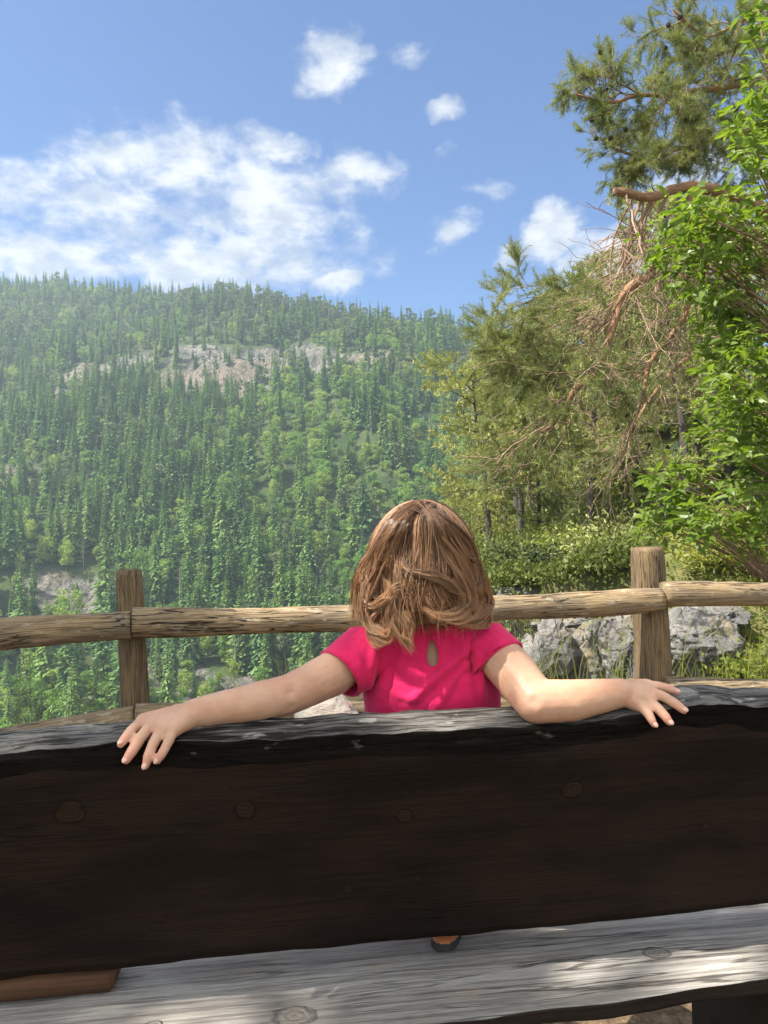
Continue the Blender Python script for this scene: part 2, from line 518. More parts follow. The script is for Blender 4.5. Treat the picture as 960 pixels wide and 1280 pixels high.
# ground: earth and leaf litter near, forest floor beyond, limestone where bare
M_GROUND, n = new_mat('ground')
g = n.n('ShaderNodeTexCoord').outputs['Object']
rk = attr(n, 'rnd', False)
l1 = n.noise(g, 38.0, 6, 0.7, 0.8)
l2 = n.noise(g, 2.2, 5, 0.6)
vor = n.n('ShaderNodeTexVoronoi', {'feature': 'F1'}, Vector=n.scl(g, (1, 1.8, 1)), Scale=60.0)
earth = n.mix(n.ramp(l1, 0.35, 0.65), (0.26, 0.18, 0.11), (0.12, 0.085, 0.055))
vsep = n.n('ShaderNodeSeparateColor', None, Color=vor.outputs[1])
earth = n.mix(n.math('MULTIPLY', n.ramp(vsep.outputs[0], 0.60, 0.75), n.ramp(vor.outputs[0], 0.42, 0.30)), earth, n.mix(vsep.outputs[1], (0.40, 0.29, 0.17), (0.22, 0.13, 0.07)))
dist = n.vmath('LENGTH', n.scl(g, (1, 1, 0)), None)
floorc = n.mix(n.ramp(l2, 0.35, 0.65), (0.085, 0.10, 0.030), (0.16, 0.15, 0.06))
floor_far = n.mix(n.ramp(n.noise(g, 0.09, 5, 0.6), 0.4, 0.6), (0.030, 0.050, 0.018), (0.060, 0.080, 0.028))
floorc = n.mix(n.ramp(dist, 20.0, 60.0), floorc, floor_far)
col = n.mix(n.ramp(dist, 3.2, 4.6), earth, floorc)
ra = n.noise(n.scl(g, (1, 1, 0.5)), 0.16, 8, 0.7)
rb = n.noise(n.scl(g, (1, 1, 0.35)), 0.5, 6, 0.65, 0.5)
rc = n.noise(n.vmath('ADD', g, (40, 3, 9)), 0.035, 3, 0.5)
rockc = n.mix(n.ramp(ra, 0.36, 0.62), (0.16, 0.15, 0.145), (0.36, 0.33, 0.305))
rockc = n.mix(n.math('MULTIPLY', n.ramp(rc, 0.50, 0.58), 0.8), rockc, (0.38, 0.295, 0.225))
rockc = n.mix(n.math('MULTIPLY', n.ramp(rb, 0.50, 0.62), 0.85), rockc, (0.10, 0.10, 0.075))
rd = n.noise(n.scl(g, (1, 1, 0.25)), 0.9, 5, 0.7, 0.8)
rockc = n.mix(0.36, rockc, (0.06, 0.06, 0.06))
rockc = n.mix(n.math('MULTIPLY', n.ramp(rd, 0.48, 0.62), 0.75), rockc, (0.055, 0.075, 0.035))
col = n.mix(rk, col, rockc)
hh = n.math('ADD', n.math('MULTIPLY', l1, 0.02), n.math('MULTIPLY', n.math('MULTIPLY', rb, rk), 3.0))
finish(n, principled(n, col, 0.95, hh, 1.0, 1.0, Specular_IOR_Level=0.1))


# ------------------------------------------------------------------ terrain
def cliff_mask(x, y):
    """bare limestone bands on the opposite slope"""
    nz = fb2(x, y * 1.6, 22.0, 4, 3.3)
    m = np.zeros_like(x)
    for (cx, cy, rx, ry, k) in ((-62, 343, 46, 22, 1.0), (-122, 352, 36, 22, 0.80), (-20, 337, 30, 18, 0.85), (-90, 332, 30, 12, 0.7), (-150, 262, 30, 22, 0.9), (-84, 204, 20, 12, 1.0),
                                (-42, 168, 20, 11, 1.0), (22, 285, 15, 9, 0.8), (0, 215, 9, 7, 0.6), (-205, 335, 50, 18, 0.8), (-130, 190, 30, 15, 0.7)):
        r = ((x - cx) / rx) ** 2 + ((y - cy) / ry) ** 2
        m = np.maximum(m, k * np.exp(-r * 0.9))
    return sstep(0.46, 0.70, m + 0.36 * nz + 0.20 * fb2(x, y * 1.5, 7.0, 3, 8.0))


XL_Y = [0, 5, 8, 11, 13.4, 14.6, 16, 30, 60, 90]
XL_X = [3.7, 3.5, 3.35, 4.1, 4.6, 2.4, 2.2, 4.1, 8.2, 12.5]


def terr(x, y, parts=False):
    x = np.asarray(x, float)
    y = np.asarray(y, float)
    rise = -42 + 0.56 * (y - 150) + 9 * fb2(x, y * 0.5, 75.0, 3) + 2.0 * fb2(x, y, 14.0, 3)
    cm = cliff_mask(x, y)
    rise = rise + 7.0 * sstep(-12, 12, (y - 338) + 6 * fb2(x, y, 30.0, 2, 5.0)) * np.exp(-((x + 70) / 75.0) ** 2)
    rise = rise + cm * (2.2 * fb2(x, y, 9.0, 3, 6.6) + 3.5 * (np.abs(fb2(x, y, 14.0, 3, 2.6)) - 0.4))
    zr = np.clip(140 - 0.150 * (x + 95) - 0.09 * np.maximum(0, x + 200) - 0.00040 * np.maximum(0, x + 95) ** 2, 25, 185) + 1.3 * fb2(x, y * 0, 60.0, 3) - 0.15 * np.maximum(0, y - 540)
    k = 10.0
    hill = -k * np.log(np.exp(-np.clip(rise, -300, 400) / k) + np.exp(-np.clip(zr, -300, 400) / k))
    hill = np.where(y > 60, hill, -200)
    valley = -62 + 3 * fb2(x, y, 40.0, 2)
    far = np.maximum(hill, valley)
    ye = 3.75 + 0.23 * np.clip(x, -30, 8) + 0.25 * fb2(x, y, 1.4, 3)
    e = np.maximum(0, y - ye)
    near = -0.95 * e - 0.5 * sstep(0, 0.6, e) + 0.25 * fb2(x, y, 2.5, 4) * np.minimum(1, e)
    near = near + 0.015 * fb2(x, y, 0.35, 3) + 0.05 * np.maximum(0, -y - 3)
    xl = np.interp(y, XL_Y, XL_X) + 0.5 * fb2(x, y, 3.0, 3, 7.0)
    bank = -1.05 + 0.21 * (np.minimum(y, 13) - 8) + 0.20 * np.clip(x - 3.5, -1, 12)
    spur = -0.75 + 0.018 * (y - 14) + 0.13 * np.clip(x - xl, 0, 30)
    rt = np.where(y < 13, bank, np.maximum(spur, 0)) if False else np.where(y < 12, bank, bank + (spur - bank) * sstep(12, 16, y))
    rt = rt + 0.16 * fb2(x, y, 1.8, 4, 2.0)
    out = np.maximum(0, xl - x)
    rt = rt - 2.4 * out - 1.2 * sstep(0, 0.5, out)
    rt = rt - 0.9 * np.maximum(0, y - 70)
    rt = np.where((x > -2) & (y > 3.9), rt, -300)
    z = np.maximum(np.maximum(near, rt), far)
    if parts:
        rock = np.where(y > 60, cm, 0)
        rock = np.maximum(rock, np.where((rt >= near) & (out > 0.02) & (y < 60), 1.0, 0) * sstep(0.0, 0.4, out))
        rock = np.maximum(rock, np.where((y < 60) & (e > 0.3) & (near > rt), 0.6, 0))
        return z, rock
    return z


def make_terrain():
    a1 = np.linspace(-42, 42, 520)
    a2 = np.linspace(42, 318, 130)[1:-1]
    ang = np.radians(np.concatenate([a1, a2]))
    r = np.concatenate([np.geomspace(0.35, 110, 230)[:-1], np.arange(110, 620, 1.7), np.geomspace(622, 1500, 30)])
    nA, nR = len(ang), len(r)
    x = r[:, None] * np.sin(ang)[None]
    y = r[:, None] * np.cos(ang)[None]
    z, rock = terr(x, y, True)
    V = np.stack([x, y, z], -1).reshape(-1, 3)
    rock = rock.reshape(-1)
    i = np.arange(nR - 1)[:, None] * nA
    j = np.arange(nA)[None]
    j2 = (j + 1) % nA
    F = [np.stack([i + j, i + nA + j, i + nA + j2, i + j2], -1).reshape(-1, 4)]
    V = np.concatenate([V, [[0, 0, 0]]])
    rock = np.concatenate([rock, [0]])
    jj = np.arange(nA)
    F.append(np.stack([np.full(nA, len(V) - 1), jj, (jj + 1) % nA], -1))
    mb = MB()
    mb.add(V, F, 0, None, rock)
    o = mb.build('ground', M_GROUND)
    tag(o, kind='structure')
    return o


make_terrain()

# ------------------------------------------------------------------ haze
HAZE = 0.00056
hz = MB()
bx = np.array([[sx * 1550, sy * 1550, zz] for zz in (-340, 196) for sx, sy in ((-1, -1), (1, -1), (1, 1), (-1, 1))], float)
hz.add(bx, np.array([[3, 2, 1, 0], [4, 5, 6, 7], [0, 1, 5, 4], [1, 2, 6, 5], [2, 3, 7, 6], [3, 0, 4, 7]]))
M_HAZE, n = new_mat('haze')
pv = n.n('ShaderNodeVolumePrincipled', None, Color=(0.68, 0.86, 1.0), Density=HAZE, Anisotropy=0.35)
n.n('ShaderNodeOutputMaterial', None, Volume=pv.outputs[0])
ho = hz.build('haze', M_HAZE, smooth=False)
tag(ho, 'pale blue haze in the valley air', 'haze', kind='stuff')
bpy.context.view_layer.update()

# ------------------------------------------------------------------ far trees
QUAD = [np.array([[0, 1, 2, 3]])]


def spruce_mesh(name, seed, H=22.0, W=3.0):
    g0 = np.random.default_rng(seed)
    mb = MB()
    V, F, gr = tube([[0, 0, -1.5], [0, 0, H * 0.5], [0, 0, H]], [0.26, 0.16, 0.02], 6)
    mb.add(V, F, 1, gr)
    nw = 44
    P0, D0, L0, R0 = [], [], [], []
    for k in range(nw):
        f = k / (nw - 1)
        z = H * (0.08 + 0.91 * f)
        rad = W * (1 - f) ** 0.85 * (0.85 + 0.3 * g0.random()) + 0.12
        nb = int(9 - 4 * f)
        a0 = g0.random() * 6.28
        for b in range(nb):
            a = a0 + 6.283 * b / nb + g0.normal() * 0.2
            L = rad * (0.65 + 0.5 * g0.random())
            d = np.array([math.cos(a), math.sin(a), -0.35 - 0.25 * g0.random() + 0.55 * f])
            d /= np.linalg.norm(d)
            P0.append([0, 0, z]); D0.append(d); L0.append(L); R0.append(g0.random())
            for q in range(2):
                da = d + g0.normal(size=3) * 0.33
                P0.append(np.array([0, 0, z]) + d * L * (0.25 + 0.4 * g0.random())); D0.append(da); L0.append(L * 0.6); R0.append(g0.random())
    P0, D0, L0, R0 = np.array(P0), np.array(D0), np.array(L0), np.array(R0)
    T = np.array([[-0.05, 0, 0], [0.05, 0, 0], [0.21, 0.5, -0.04], [0.08, 1, -0.12], [-0.08, 1, -0.12], [-0.21, 0.5, -0.04], [0, 0.5, -0.22], [0, 0.9, -0.30]])
    FT = [np.array([[0, 1, 2, 5], [5, 2, 3, 4]]), np.array([[0, 6, 7], [1, 7, 6]])]
    Rm = rot_from_dir(D0, g0.normal(size=len(D0)) * 0.3)
    scatter(mb, T, FT, P0, Rm, L0, 0, R0)
    return mb.mesh(name, [M_SPRUCE, M_BARK_GREY], smooth=False)


def broad_mesh(name, seed, H=14.0, W=4.2, mat=None, leaf=0.55, n_leaf=1500, lift=0.25, split=False):
    g0 = np.random.default_rng(seed)
    mb = MB()
    V, F, gr = tube(smooth_path([[0, 0, -1.5], [0.2, 0.1, H * 0.3], [0.1, -0.2, H * 0.75]], 6), np.linspace(0.28, 0.06, 6), 6)
    mb.add(V, F, 0 if split else 1, gr)
    trunk_me = mb.mesh('trunk', [M_BARK_GREY]) if split else None
    if split:
        mb = MB()
    lobes = []
    for k in range(16):
        f = g0.random()
        z = H * (lift + (0.93 - lift) * f)
        rr = W * math.sin(math.pi * (0.15 + 0.75 * (z / H - lift) / (1 - lift))) * 0.62
        a = g0.random() * 6.28
        lobes.append((rr * math.cos(a), rr * math.sin(a), z, W * (0.28 + 0.22 * g0.random())))
    lobes.append((0, 0, H * 0.62, W * 0.6))
    pos, rn, nd = [], [], []
    per = n_leaf // len(lobes)
    for (lx, ly, lz, lr) in lobes:
        u = g0.normal(size=(per, 3))
        u /= np.linalg.norm(u, axis=1, keepdims=True)
        rad = lr * (0.55 + 0.5 * g0.random((per, 1)))
        pos.append(np.array([lx, ly, lz]) + u * rad * np.array([1, 1, 0.75]))
        rn.append(np.clip(g0.random() * 0.5 + g0.random(per) * 0.5, 0, 1))
        nd.append(u + g0.normal(size=(per, 3)) * 0.7)
    pos, rn, nd = np.concatenate(pos), np.concatenate(rn), np.concatenate(nd)
    T = np.array([[0, -0.5, 0], [0.42, 0, 0.1], [0, 0.5, 0], [-0.42, 0, 0.1]])
    Rm = rot_from_dir(np.cross(nd, g0.normal(size=nd.shape)), g0.random(len(nd)) * 6.28)
    scatter(mb, T, QUAD, pos, Rm, leaf * (0.6 + 0.9 * g0.random(len(pos))), 0, rn)
    me = mb.mesh(name, [mat, M_BARK_GREY], smooth=False)
    return (trunk_me, me) if split else me


def snag_mesh(name, seed, H=15):
    g0 = np.random.default_rng(seed)
    mb = MB()
    V, F, gr = tube([[0, 0, -1], [0.1, 0, H * 0.5], [0, 0.1, H]], [0.2, 0.13, 0.03], 6)
    mb.add(V, F, 0, gr, 0.6)
    for k in range(36):
        z = H * (0.25 + 0.72 * k / 36)
        a = g0.random() * 6.28
        L = 1.6 * (1.1 - z / H) + 0.3
        d = np.array([math.cos(a), math.sin(a), -0.25])
        V, F, gr = tube([[0, 0, z], np.array([0, 0, z]) + d * L], [0.05, 0.015], 3, False)
        mb.add(V, F, 0, gr, g0.random())
    return mb.mesh(name, [M_DRY], smooth=False)


SPRUCES = [spruce_mesh('spruce_tree', 10 + k, 22, (2.7, 3.2, 3.7, 2.4)[k]) for k in range(4)]
BROADS = [broad_mesh('broadleaf_tree', 30 + k, 13, (3.8, 4.4, 3.4)[k], M_HILLBROAD) for k in range(3)]
HPINES = [broad_mesh('far_pine_tree', 50 + k, 17, (3.0, 2.6)[k], M_HILLPINE, 0.6, 1100, 0.42) for k in range(2)]
SNAG = snag_mesh('dead_tree', 70)
VARIANTS = SPRUCES + BROADS + HPINES + [SNAG]

sp = 3.9
gx, gy = np.meshgrid(np.arange(-430, 330, sp), np.arange(88, 610, sp))
gx = (gx + rng.uniform(-0.5, 0.5, gx.shape) * sp).ravel()
gy = (gy + rng.uniform(-0.5, 0.5, gy.shape) * sp).ravel()
ok = (np.abs(gx) < 0.72 * gy + 8)
gx, gy = gx[ok], gy[ok]
gz, grk = terr(gx, gy, True)
# not over the right-hand spur
ok = ~((gy < 100) & (gx > np.interp(gy, XL_Y, XL_X) - 6))
ok &= rng.random(len(gx)) > np.where(grk > 0.3, 0.62, 0.05)
# glades
gl = fb2(gx, gy, 28.0, 3, 9.0)
ok &= (gl > -0.70) | (rng.random(len(gx)) < 0.4)
gx, gy, gz, grk = gx[ok], gy[ok], gz[ok], grk[ok]
elev = sstep(150, 420, gy)
mixn = fb2(gx, gy, 38.0, 3, 1.0) + 0.35 * rng.normal(size=len(gx))
p_broad = np.clip(0.66 - 0.52 * elev + 0.50 * mixn, 0.02, 0.93)
typ = np.zeros(len(gx), int)
u_ = rng.random(len(gx))
typ[u_ < p_broad] = 1
pine_n = fb2(gx, gy, 45.0, 3, 4.4)
near_cliff = sstep(300, 400, gy) * (1 - sstep(455, 490, gy))
typ[(typ == 0) & (rng.random(len(gx)) < np.clip(0.12 + 0.35 * pine_n + 0.45 * near_cliff, 0, 0.85))] = 2
typ[rng.random(len(gx)) < 0.018] = 3
var = np.where(typ == 0, rng.integers(0, 4, len(gx)), np.where(typ == 1, 4 + rng.integers(0, 3, len(gx)), np.where(typ == 2, 7 + rng.integers(0, 2, len(gx)), 9)))
hs = np.array([22, 13, 17, 15.0])[typ]
base_s = np.where(typ == 0, 0.93 - 0.28 * elev, np.where(typ == 1, 0.68 - 0.15 * elev, 0.66))
sclv = base_s * rng.uniform(0.38, 1.22, len(gx)) * (1 + 0.22 * np.clip(fb2(gx, gy, 16.0, 2, 12.0), -1, 1)) * np.where(grk > 0.3, 0.55, 1.0)
rotz = rng.random(len(gx)) * 6.283
px_ = 480 + FPX * gx / gy
app = hs * sclv / gy
py_base = 640 - FPX * (gz - 1) / gy
in_view = (px_ > -10) & (px_ < 640) & (py_base - app * FPX < 905)
chosen = np.zeros(len(gx), bool)
for t, cnt in ((0, 290), (1, 290), (2, 120), (3, 40)):
    idx = np.where((typ == t) & in_view)[0]
    idx = idx[np.argsort(-app[idx])][:cnt]
    chosen[idx] = True
KIND = {0: ('spruce_tree', 'tall dark green spruce among the forest on the opposite hillside', 'spruce', 'spruces on the opposite hillside'),
        1: ('broadleaf_tree', 'light green round crowned broadleaf tree on the opposite hillside', 'broadleaf tree', 'broadleaf trees on the opposite hillside'),
        2: ('far_pine_tree', 'dull green open crowned pine on the opposite hillside', 'pine', 'pines on the opposite hillside'),
        3: ('dead_tree', 'bare grey dead tree on the opposite hillside', 'dead tree', 'dead trees on the opposite hillside')}
for i in np.where(chosen)[0]:
    nm, lb, ct, gp = KIND[typ[i]]
    o = bpy.data.objects.new(nm, VARIANTS[var[i]])
    COL.objects.link(o)
    o.location = (gx[i], gy[i], gz[i])
    o.rotation_euler = (0, 0, rotz[i])
    s = sclv[i]
    o.scale = (s * rng.uniform(0.9, 1.15), s * rng.uniform(0.9, 1.15), s)
    tag(o, lb, ct, gp)

# the rest of the far forest: one object
fcol = bpy.data.collections.new('forest_kinds')
for k, me in enumerate(VARIANTS):
    fo = bpy.data.objects.new('forest_kind_%02d' % k, me)
    fcol.objects.link(fo)
rest = np.where(~chosen)[0]
fm = bpy.data.meshes.new('forest')
fm.vertices.add(len(rest))
fm.vertices.foreach_set('co', np.stack([gx[rest], gy[rest], gz[rest]], -1).astype(np.float32).ravel())
for nm, ty, val in (('tvar', 'INT', var[rest].astype(np.int32)), ('tscl', 'FLOAT', sclv[rest].astype(np.float32)), ('trot', 'FLOAT', rotz[rest].astype(np.float32))):
    a = fm.attributes.new(nm, ty, 'POINT')
    a.data.foreach_set('value', val)
forest = bpy.data.objects.new('forest', fm)
COL.objects.link(forest)
tag(forest, 'mixed spruce and broadleaf forest covering the opposite hillside', 'forest', kind='stuff')
ng = bpy.data.node_groups.new('forest_scatter', 'GeometryNodeTree')
ng.interface.new_socket('Geometry', in_out='INPUT', socket_type='NodeSocketGeometry')
ng.interface.new_socket('Geometry', in_out='OUTPUT', socket_type='NodeSocketGeometry')
G = NT(ng, False)
gi = G.n('NodeGroupInput')
go = G.n('NodeGroupOutput')
ci = G.n('GeometryNodeCollectionInfo')
ci.inputs['Collection'].default_value = fcol
ci.inputs['Separate Children'].default_value = True
ci.inputs['Reset Children'].default_value = True


def named(nm, ty):
    a = G.n('GeometryNodeInputNamedAttribute', {'data_type': ty})
    a.inputs['Name'].default_value = nm
    return a.outputs[0]


iop = G.n('GeometryNodeInstanceOnPoints')
ng.links.new(gi.outputs[0], iop.inputs['Points'])
ng.links.new(ci.outputs[0], iop.inputs['Instance'])
iop.inputs['Pick Instance'].default_value = True
ng.links.new(named('tvar', 'INT'), iop.inputs['Instance Index'])
cx = G.n('ShaderNodeCombineXYZ')
ng.links.new(named('trot', 'FLOAT'), cx.inputs[2])
ng.links.new(cx.outputs[0], iop.inputs['Rotation'])
ng.links.new(named('tscl', 'FLOAT'), iop.inputs['Scale'])
ng.links.new(iop.outputs[0], go.inputs[0])
md = forest.modifiers.new('scatter', 'NODES')
md.node_group = ng


# ------------------------------------------------------------------ middle distance: rocks, pines, undergrowth
def rock(name, c, r, seed, label, cuts=5):
    bm = bmesh.new()
    bmesh.ops.create_icosphere(bm, subdivisions=cuts, radius=1.0)
    V = np.array([v.co[:] for v in bm.verts])
    F = np.array([[v.index for v in f.verts] for f in bm.faces])
    bm.free()
    q = V * 2.0 + seed
    # blocky facets: push towards random cell planes
    g0 = np.random.default_rng(seed)
    N = g0.normal(size=(26, 3)); N /= np.linalg.norm(N, axis=1, keepdims=True)
    d = g0.uniform(0.62, 0.98, 26)
    dd = (V @ N.T)
    lim = np.min(np.where(dd > 0.05, d[None] / np.maximum(dd, 0.05), 9), axis=1)
    rad = np.minimum(1.05, lim)
    rad = rad + 0.10 * fbm(q, 4) + 0.07 * (np.abs(fbm(q * 2.3 + 9, 4)) - 0.3) * 1.4
    W = V * rad[:, None] * np.asarray(r) + np.asarray(c)
    mb = MB()
    mb.add(W, F)
    o = mb.build(name, M_ROCK, smooth=False, origin=c)
    tag(o, label, 'rock')
    return o


rock('rock_outcrop', P(716, 838, 14.0), (1.15, 0.9, 1.15), 3, 'broad pale limestone outcrop below the rail left of the thick post')
rock('rock_outcrop', P(660, 850, 14.2), (0.62, 0.7, 0.85), 13, 'small pale rock beside the right shoulder of the child, below the rail', 4)
rock('rock_outcrop', P(778, 828, 13.6), (0.6, 0.6, 1.0), 23, 'brownish rock right behind the thick post, below the rail', 4)
rock('rock_outcrop', P(866, 806, 8.6), (0.50, 0.45, 0.42), 5, 'blue grey rock with a dark overhang right of the thick post')
rock('rock_outcrop', P(900, 768, 9.4), (0.36, 0.4, 0.22), 15, 'grey rock half hidden in greenery under the right rail', 4)
rock('rock_outcrop', P(745, 772, 14.4), (1.4, 0.8, 0.30), 33, 'long low rock ledge just under the rail at the thick post', 4)


rock('rock_outcrop', P(655, 742, 14.7), (0.70, 0.5, 0.26), 43, 'low mossy rock just above the rail beside the hair of the child', 4)
rock('rock_outcrop', P(722, 738, 15.0), (0.62, 0.45, 0.22), 53, 'flat rock just above the middle rail, half overgrown', 4)
rock('rock_outcrop', P(690, 806, 13.5), (0.45, 0.45, 0.62), 63, 'narrow upright rock slab below the rail, left of the brownish rock', 4)


def needle_template(nn, L=1.0, seed=0, wid=0.028, spread=0.75, nl=0.42):
    g0 = np.random.default_rng(seed)
    V, F = [], []
    for k in range(nn):
        t = (0.15 + 0.85 * k / nn) * L
        a = k * 2.4
        d = np.array([math.cos(a) * spread, 0.75 + 0.2 * g0.random(), math.sin(a) * spread])
        d /= np.linalg.norm(d)
        sd = np.cross(d, g0.normal(size=3))
        sd /= np.linalg.norm(sd)
        b = np.array([0, t, 0])
        V += [b - sd * wid * 0.5, b + sd * wid * 0.5, b + d * nl * (0.8 + 0.4 * g0.random())]
        F.append([3 * k, 3 * k + 1, 3 * k + 2])
    return np.array(V), [np.array(F)]


NT_FAR = needle_template(9, 0.7, 1, 0.17, 0.9, 0.62)
NT_NEAR = [needle_template(32, 1.0, 2 + k, 0.032, 0.72, 0.36) for k in range(2)]


def pine_variant(seed, H, W, lift, n_limb=26, tufts=66):
    """trunk with limbs, and a crown of needle tufts; local coordinates"""
    g0 = np.random.default_rng(seed)
    tr, cr = MB(), MB()
    lean = g0.normal(size=2) * 0.04 * H
    ctr = smooth_path([[0, 0, -0.6], [lean[0] * 0.3, lean[1] * 0.3, H * 0.4], [lean[0] * 0.2, lean[1] * 0.8, H * 0.75], [lean[0], lean[1], H]], 14)
    V, F, gr = tube(ctr, np.linspace(0.018 * H, 0.004 * H, 14), 8, True, 0.1)
    tr.add(V, F, 0, gr)
    tp, td, tn = [], [], []
    for k in range(n_limb):
        f = lift + (1 - lift) * (k + g0.random()) / n_limb
        b = ctr[min(13, int(f * 13))] + np.array([0, 0, (f * 13 % 1) * H / 13])
        a = k * 2.4 + g0.normal() * 0.4
        q = (f - lift) / (1 - lift)
        L = W * (0.45 + 0.9 * math.sin(math.pi * (0.2 + 0.68 * q)) * 0.75) * (0.7 + 0.5 * g0.random())
        d = np.array([math.cos(a), math.sin(a), -0.10 + 0.55 * q])
        path = smooth_path([b, b + d * L * 0.5 + [0, 0, 0.05 * L], b + d * L + [0, 0, 0.02 * L]], 6)
        V, F, gr = tube(path, np.linspace(0.035, 0.010, 6) * (H / 8), 5, False)
        tr.add(V, F, 0, gr)
        for c in range(3 + int(L)):
            ff = 0.35 + 0.65 * g0.random()
            cc = path[min(5, int(ff * 5.99))] + g0.normal(size=3) * np.array([0.22, 0.22, 0.08]) * L
            m = tufts // 4
            o3 = g0.normal(size=(m, 3)) * np.array([0.19, 0.19, 0.085]) * (0.5 + 0.5 * L)
            tp.append(cc + o3)
            dd = o3 / (np.linalg.norm(o3, axis=1, keepdims=True) + 1e-6) * 0.7 + d * 0.5 + np.array([0, 0, 0.45])
            td.append(dd + g0.normal(size=(m, 3)) * 0.35)
            tn.append(np.clip(g0.random() * 0.45 + 0.55 * g0.random(m), 0, 1))
    tp, td, tn = np.concatenate(tp), np.concatenate(td), np.concatenate(tn)
    scatter(cr, NT_FAR[0], NT_FAR[1], tp, rot_from_dir(td, g0.random(len(td)) * 6.28), g0.uniform(0.20, 0.36, len(td)), 0, tn)
    return tr.mesh('trunk', [M_BARK_GREY]), cr.mesh('crown', [M_NEEDLE_MID], smooth=False)


PV = [pine_variant(101, 8.0, 1.9, 0.30), pine_variant(102, 9.5, 1.6, 0.42), pine_variant(103, 6.5, 2.1, 0.18), pine_variant(104, 11.0, 1.7, 0.50)]


def pine(px, Y, kind, s, label, rz=None, group='pines on the rocky spur'):
    x = (px - 480) / FPX * Y
    z = float(terr(np.array([x]), np.array([Y]))[0])
    t = empty('pine_tree', (x, Y, z))
    tag(t, label, 'pine', group)
    t.rotation_euler = (0, 0, rng.random() * 6.28 if rz is None else rz)
    t.scale = (s, s, s)
    for nm, me in zip(('trunk', 'crown'), PV[kind]):
        o = bpy.data.objects.new(nm, me)
        COL.objects.link(o)
        o.parent = t
    return t


pine(612, 26, 0, 0.80, 'outermost olive green pine leaning over the drop behind the child\'s head')
pine(650, 31, 1, 0.85, 'slim dark trunked pine right of the child\'s head, among three thin trunks')
pine(672, 27, 2, 0.75, 'low bushy pine above the rocks between the child and the thick post')
pine(632, 36, 3, 0.78, 'thin dark trunked pine standing farther back behind the child\'s head')
pine(700, 34, 3, 0.90, 'tall pine standing behind the hanging bare twigs')
pine(735, 24, 0, 0.90, 'bushy olive pine between the hanging twigs and the thick post')
pine(780, 38, 1, 1.15, 'tall pine far back above the thick post')
pine(832, 25, 3, 0.98, 'bare brown trunked pine rising just right above the thick post')
pine(875, 29, 3, 1.05, 'bare trunked pine half hidden by the leafy branches at the frame side')
pine(930, 27, 0, 1.15, 'bushy pine hidden behind the bright leaves at the frame side')
pine(585, 42, 2, 0.95, 'small round pine on the far edge of the spur left of the others')
pine(820, 44, 1, 1.25, 'tallest far pine showing through the twigs below the thick limb')
pine(720, 45, 0, 1.15, 'broad pale pine farthest back on the spur')
pine(600, 33, 2, 0.72, 'low spreading pine at the lip of the spur behind the child')
pine(890, 42, 0, 1.3, 'broad far pine behind the two bare trunks')
pine(985, 34, 1, 1.2, 'tall pine standing beyond the bright leaves, partly cut by the frame')
pine(668, 40, 1, 1.02, 'narrow far pine rising between the nearer crowns')
pine(760, 30, 2, 0.95, 'wide low pine behind the bushy olive pine')

pine(862, 21, 0, 0.95, 'bushy pine between the thick post and the leafy tree')
pine(748, 36, 3, 1.05, 'tall pine behind the reddish hanging limb')
pine(700, 52, 1, 1.45, 'very tall far pine rising behind the hanging twigs')
pine(800, 54, 0, 1.75, 'very broad far pine under the thick upper limb')
pine(645, 50, 3, 1.10, 'far pine whose top shows just left of the hanging twigs')


def spur_tree(px, Y, h, wd, seed, label):
    x = (px - 480) / FPX * Y
    z = float(terr(np.array([x]), np.array([Y]))[0])
    t = empty('broadleaf_tree', (x, Y, z))
    tag(t, label, 'tree')
    for nm, me in zip(('trunk', 'crown'), broad_mesh('spur_tree', seed, h, wd, M_LEAF_SHRUB, 0.055 + 0.0062 * Y, 2600, 0.12, True)):
        o = bpy.data.objects.new(nm, me)
        COL.objects.link(o)
        o.parent = t


spur_tree(790, 26, 5.0, 1.7, 203, 'fresh green tree left above the thick post')
spur_tree(905, 24, 5.5, 2.0, 204, 'fresh green tree hidden behind the leafy tree at the frame side')
spur_tree(850, 33, 7.0, 2.4, 205, 'tall fresh green tree right above the thick post')

LEAF = np.array([[0, 0, 0], [-0.21, 0.34, 0.07], [0.21, 0.34, 0.07], [0, 0.38, 0.0], [-0.17, 0.70, 0.02], [0.17, 0.70, 0.02], [0, 0.74, -0.05], [0, 1.0, -0.16]])
LEAF_F = [np.array([[0, 3, 1], [0, 2, 3], [4, 6, 7], [6, 5, 7]]), np.array([[1, 3, 6, 4], [3, 2, 5, 6]])]
BLADE = np.array([[-0.5, 0, 0], [0.5, 0, 0], [0.30, 0.55, 0.06], [-0.30, 0.55, 0.06], [0, 1.0, -0.06]])
BLADE_F = [np.array([[0, 1, 2, 3]]), np.array([[3, 2, 4]])]


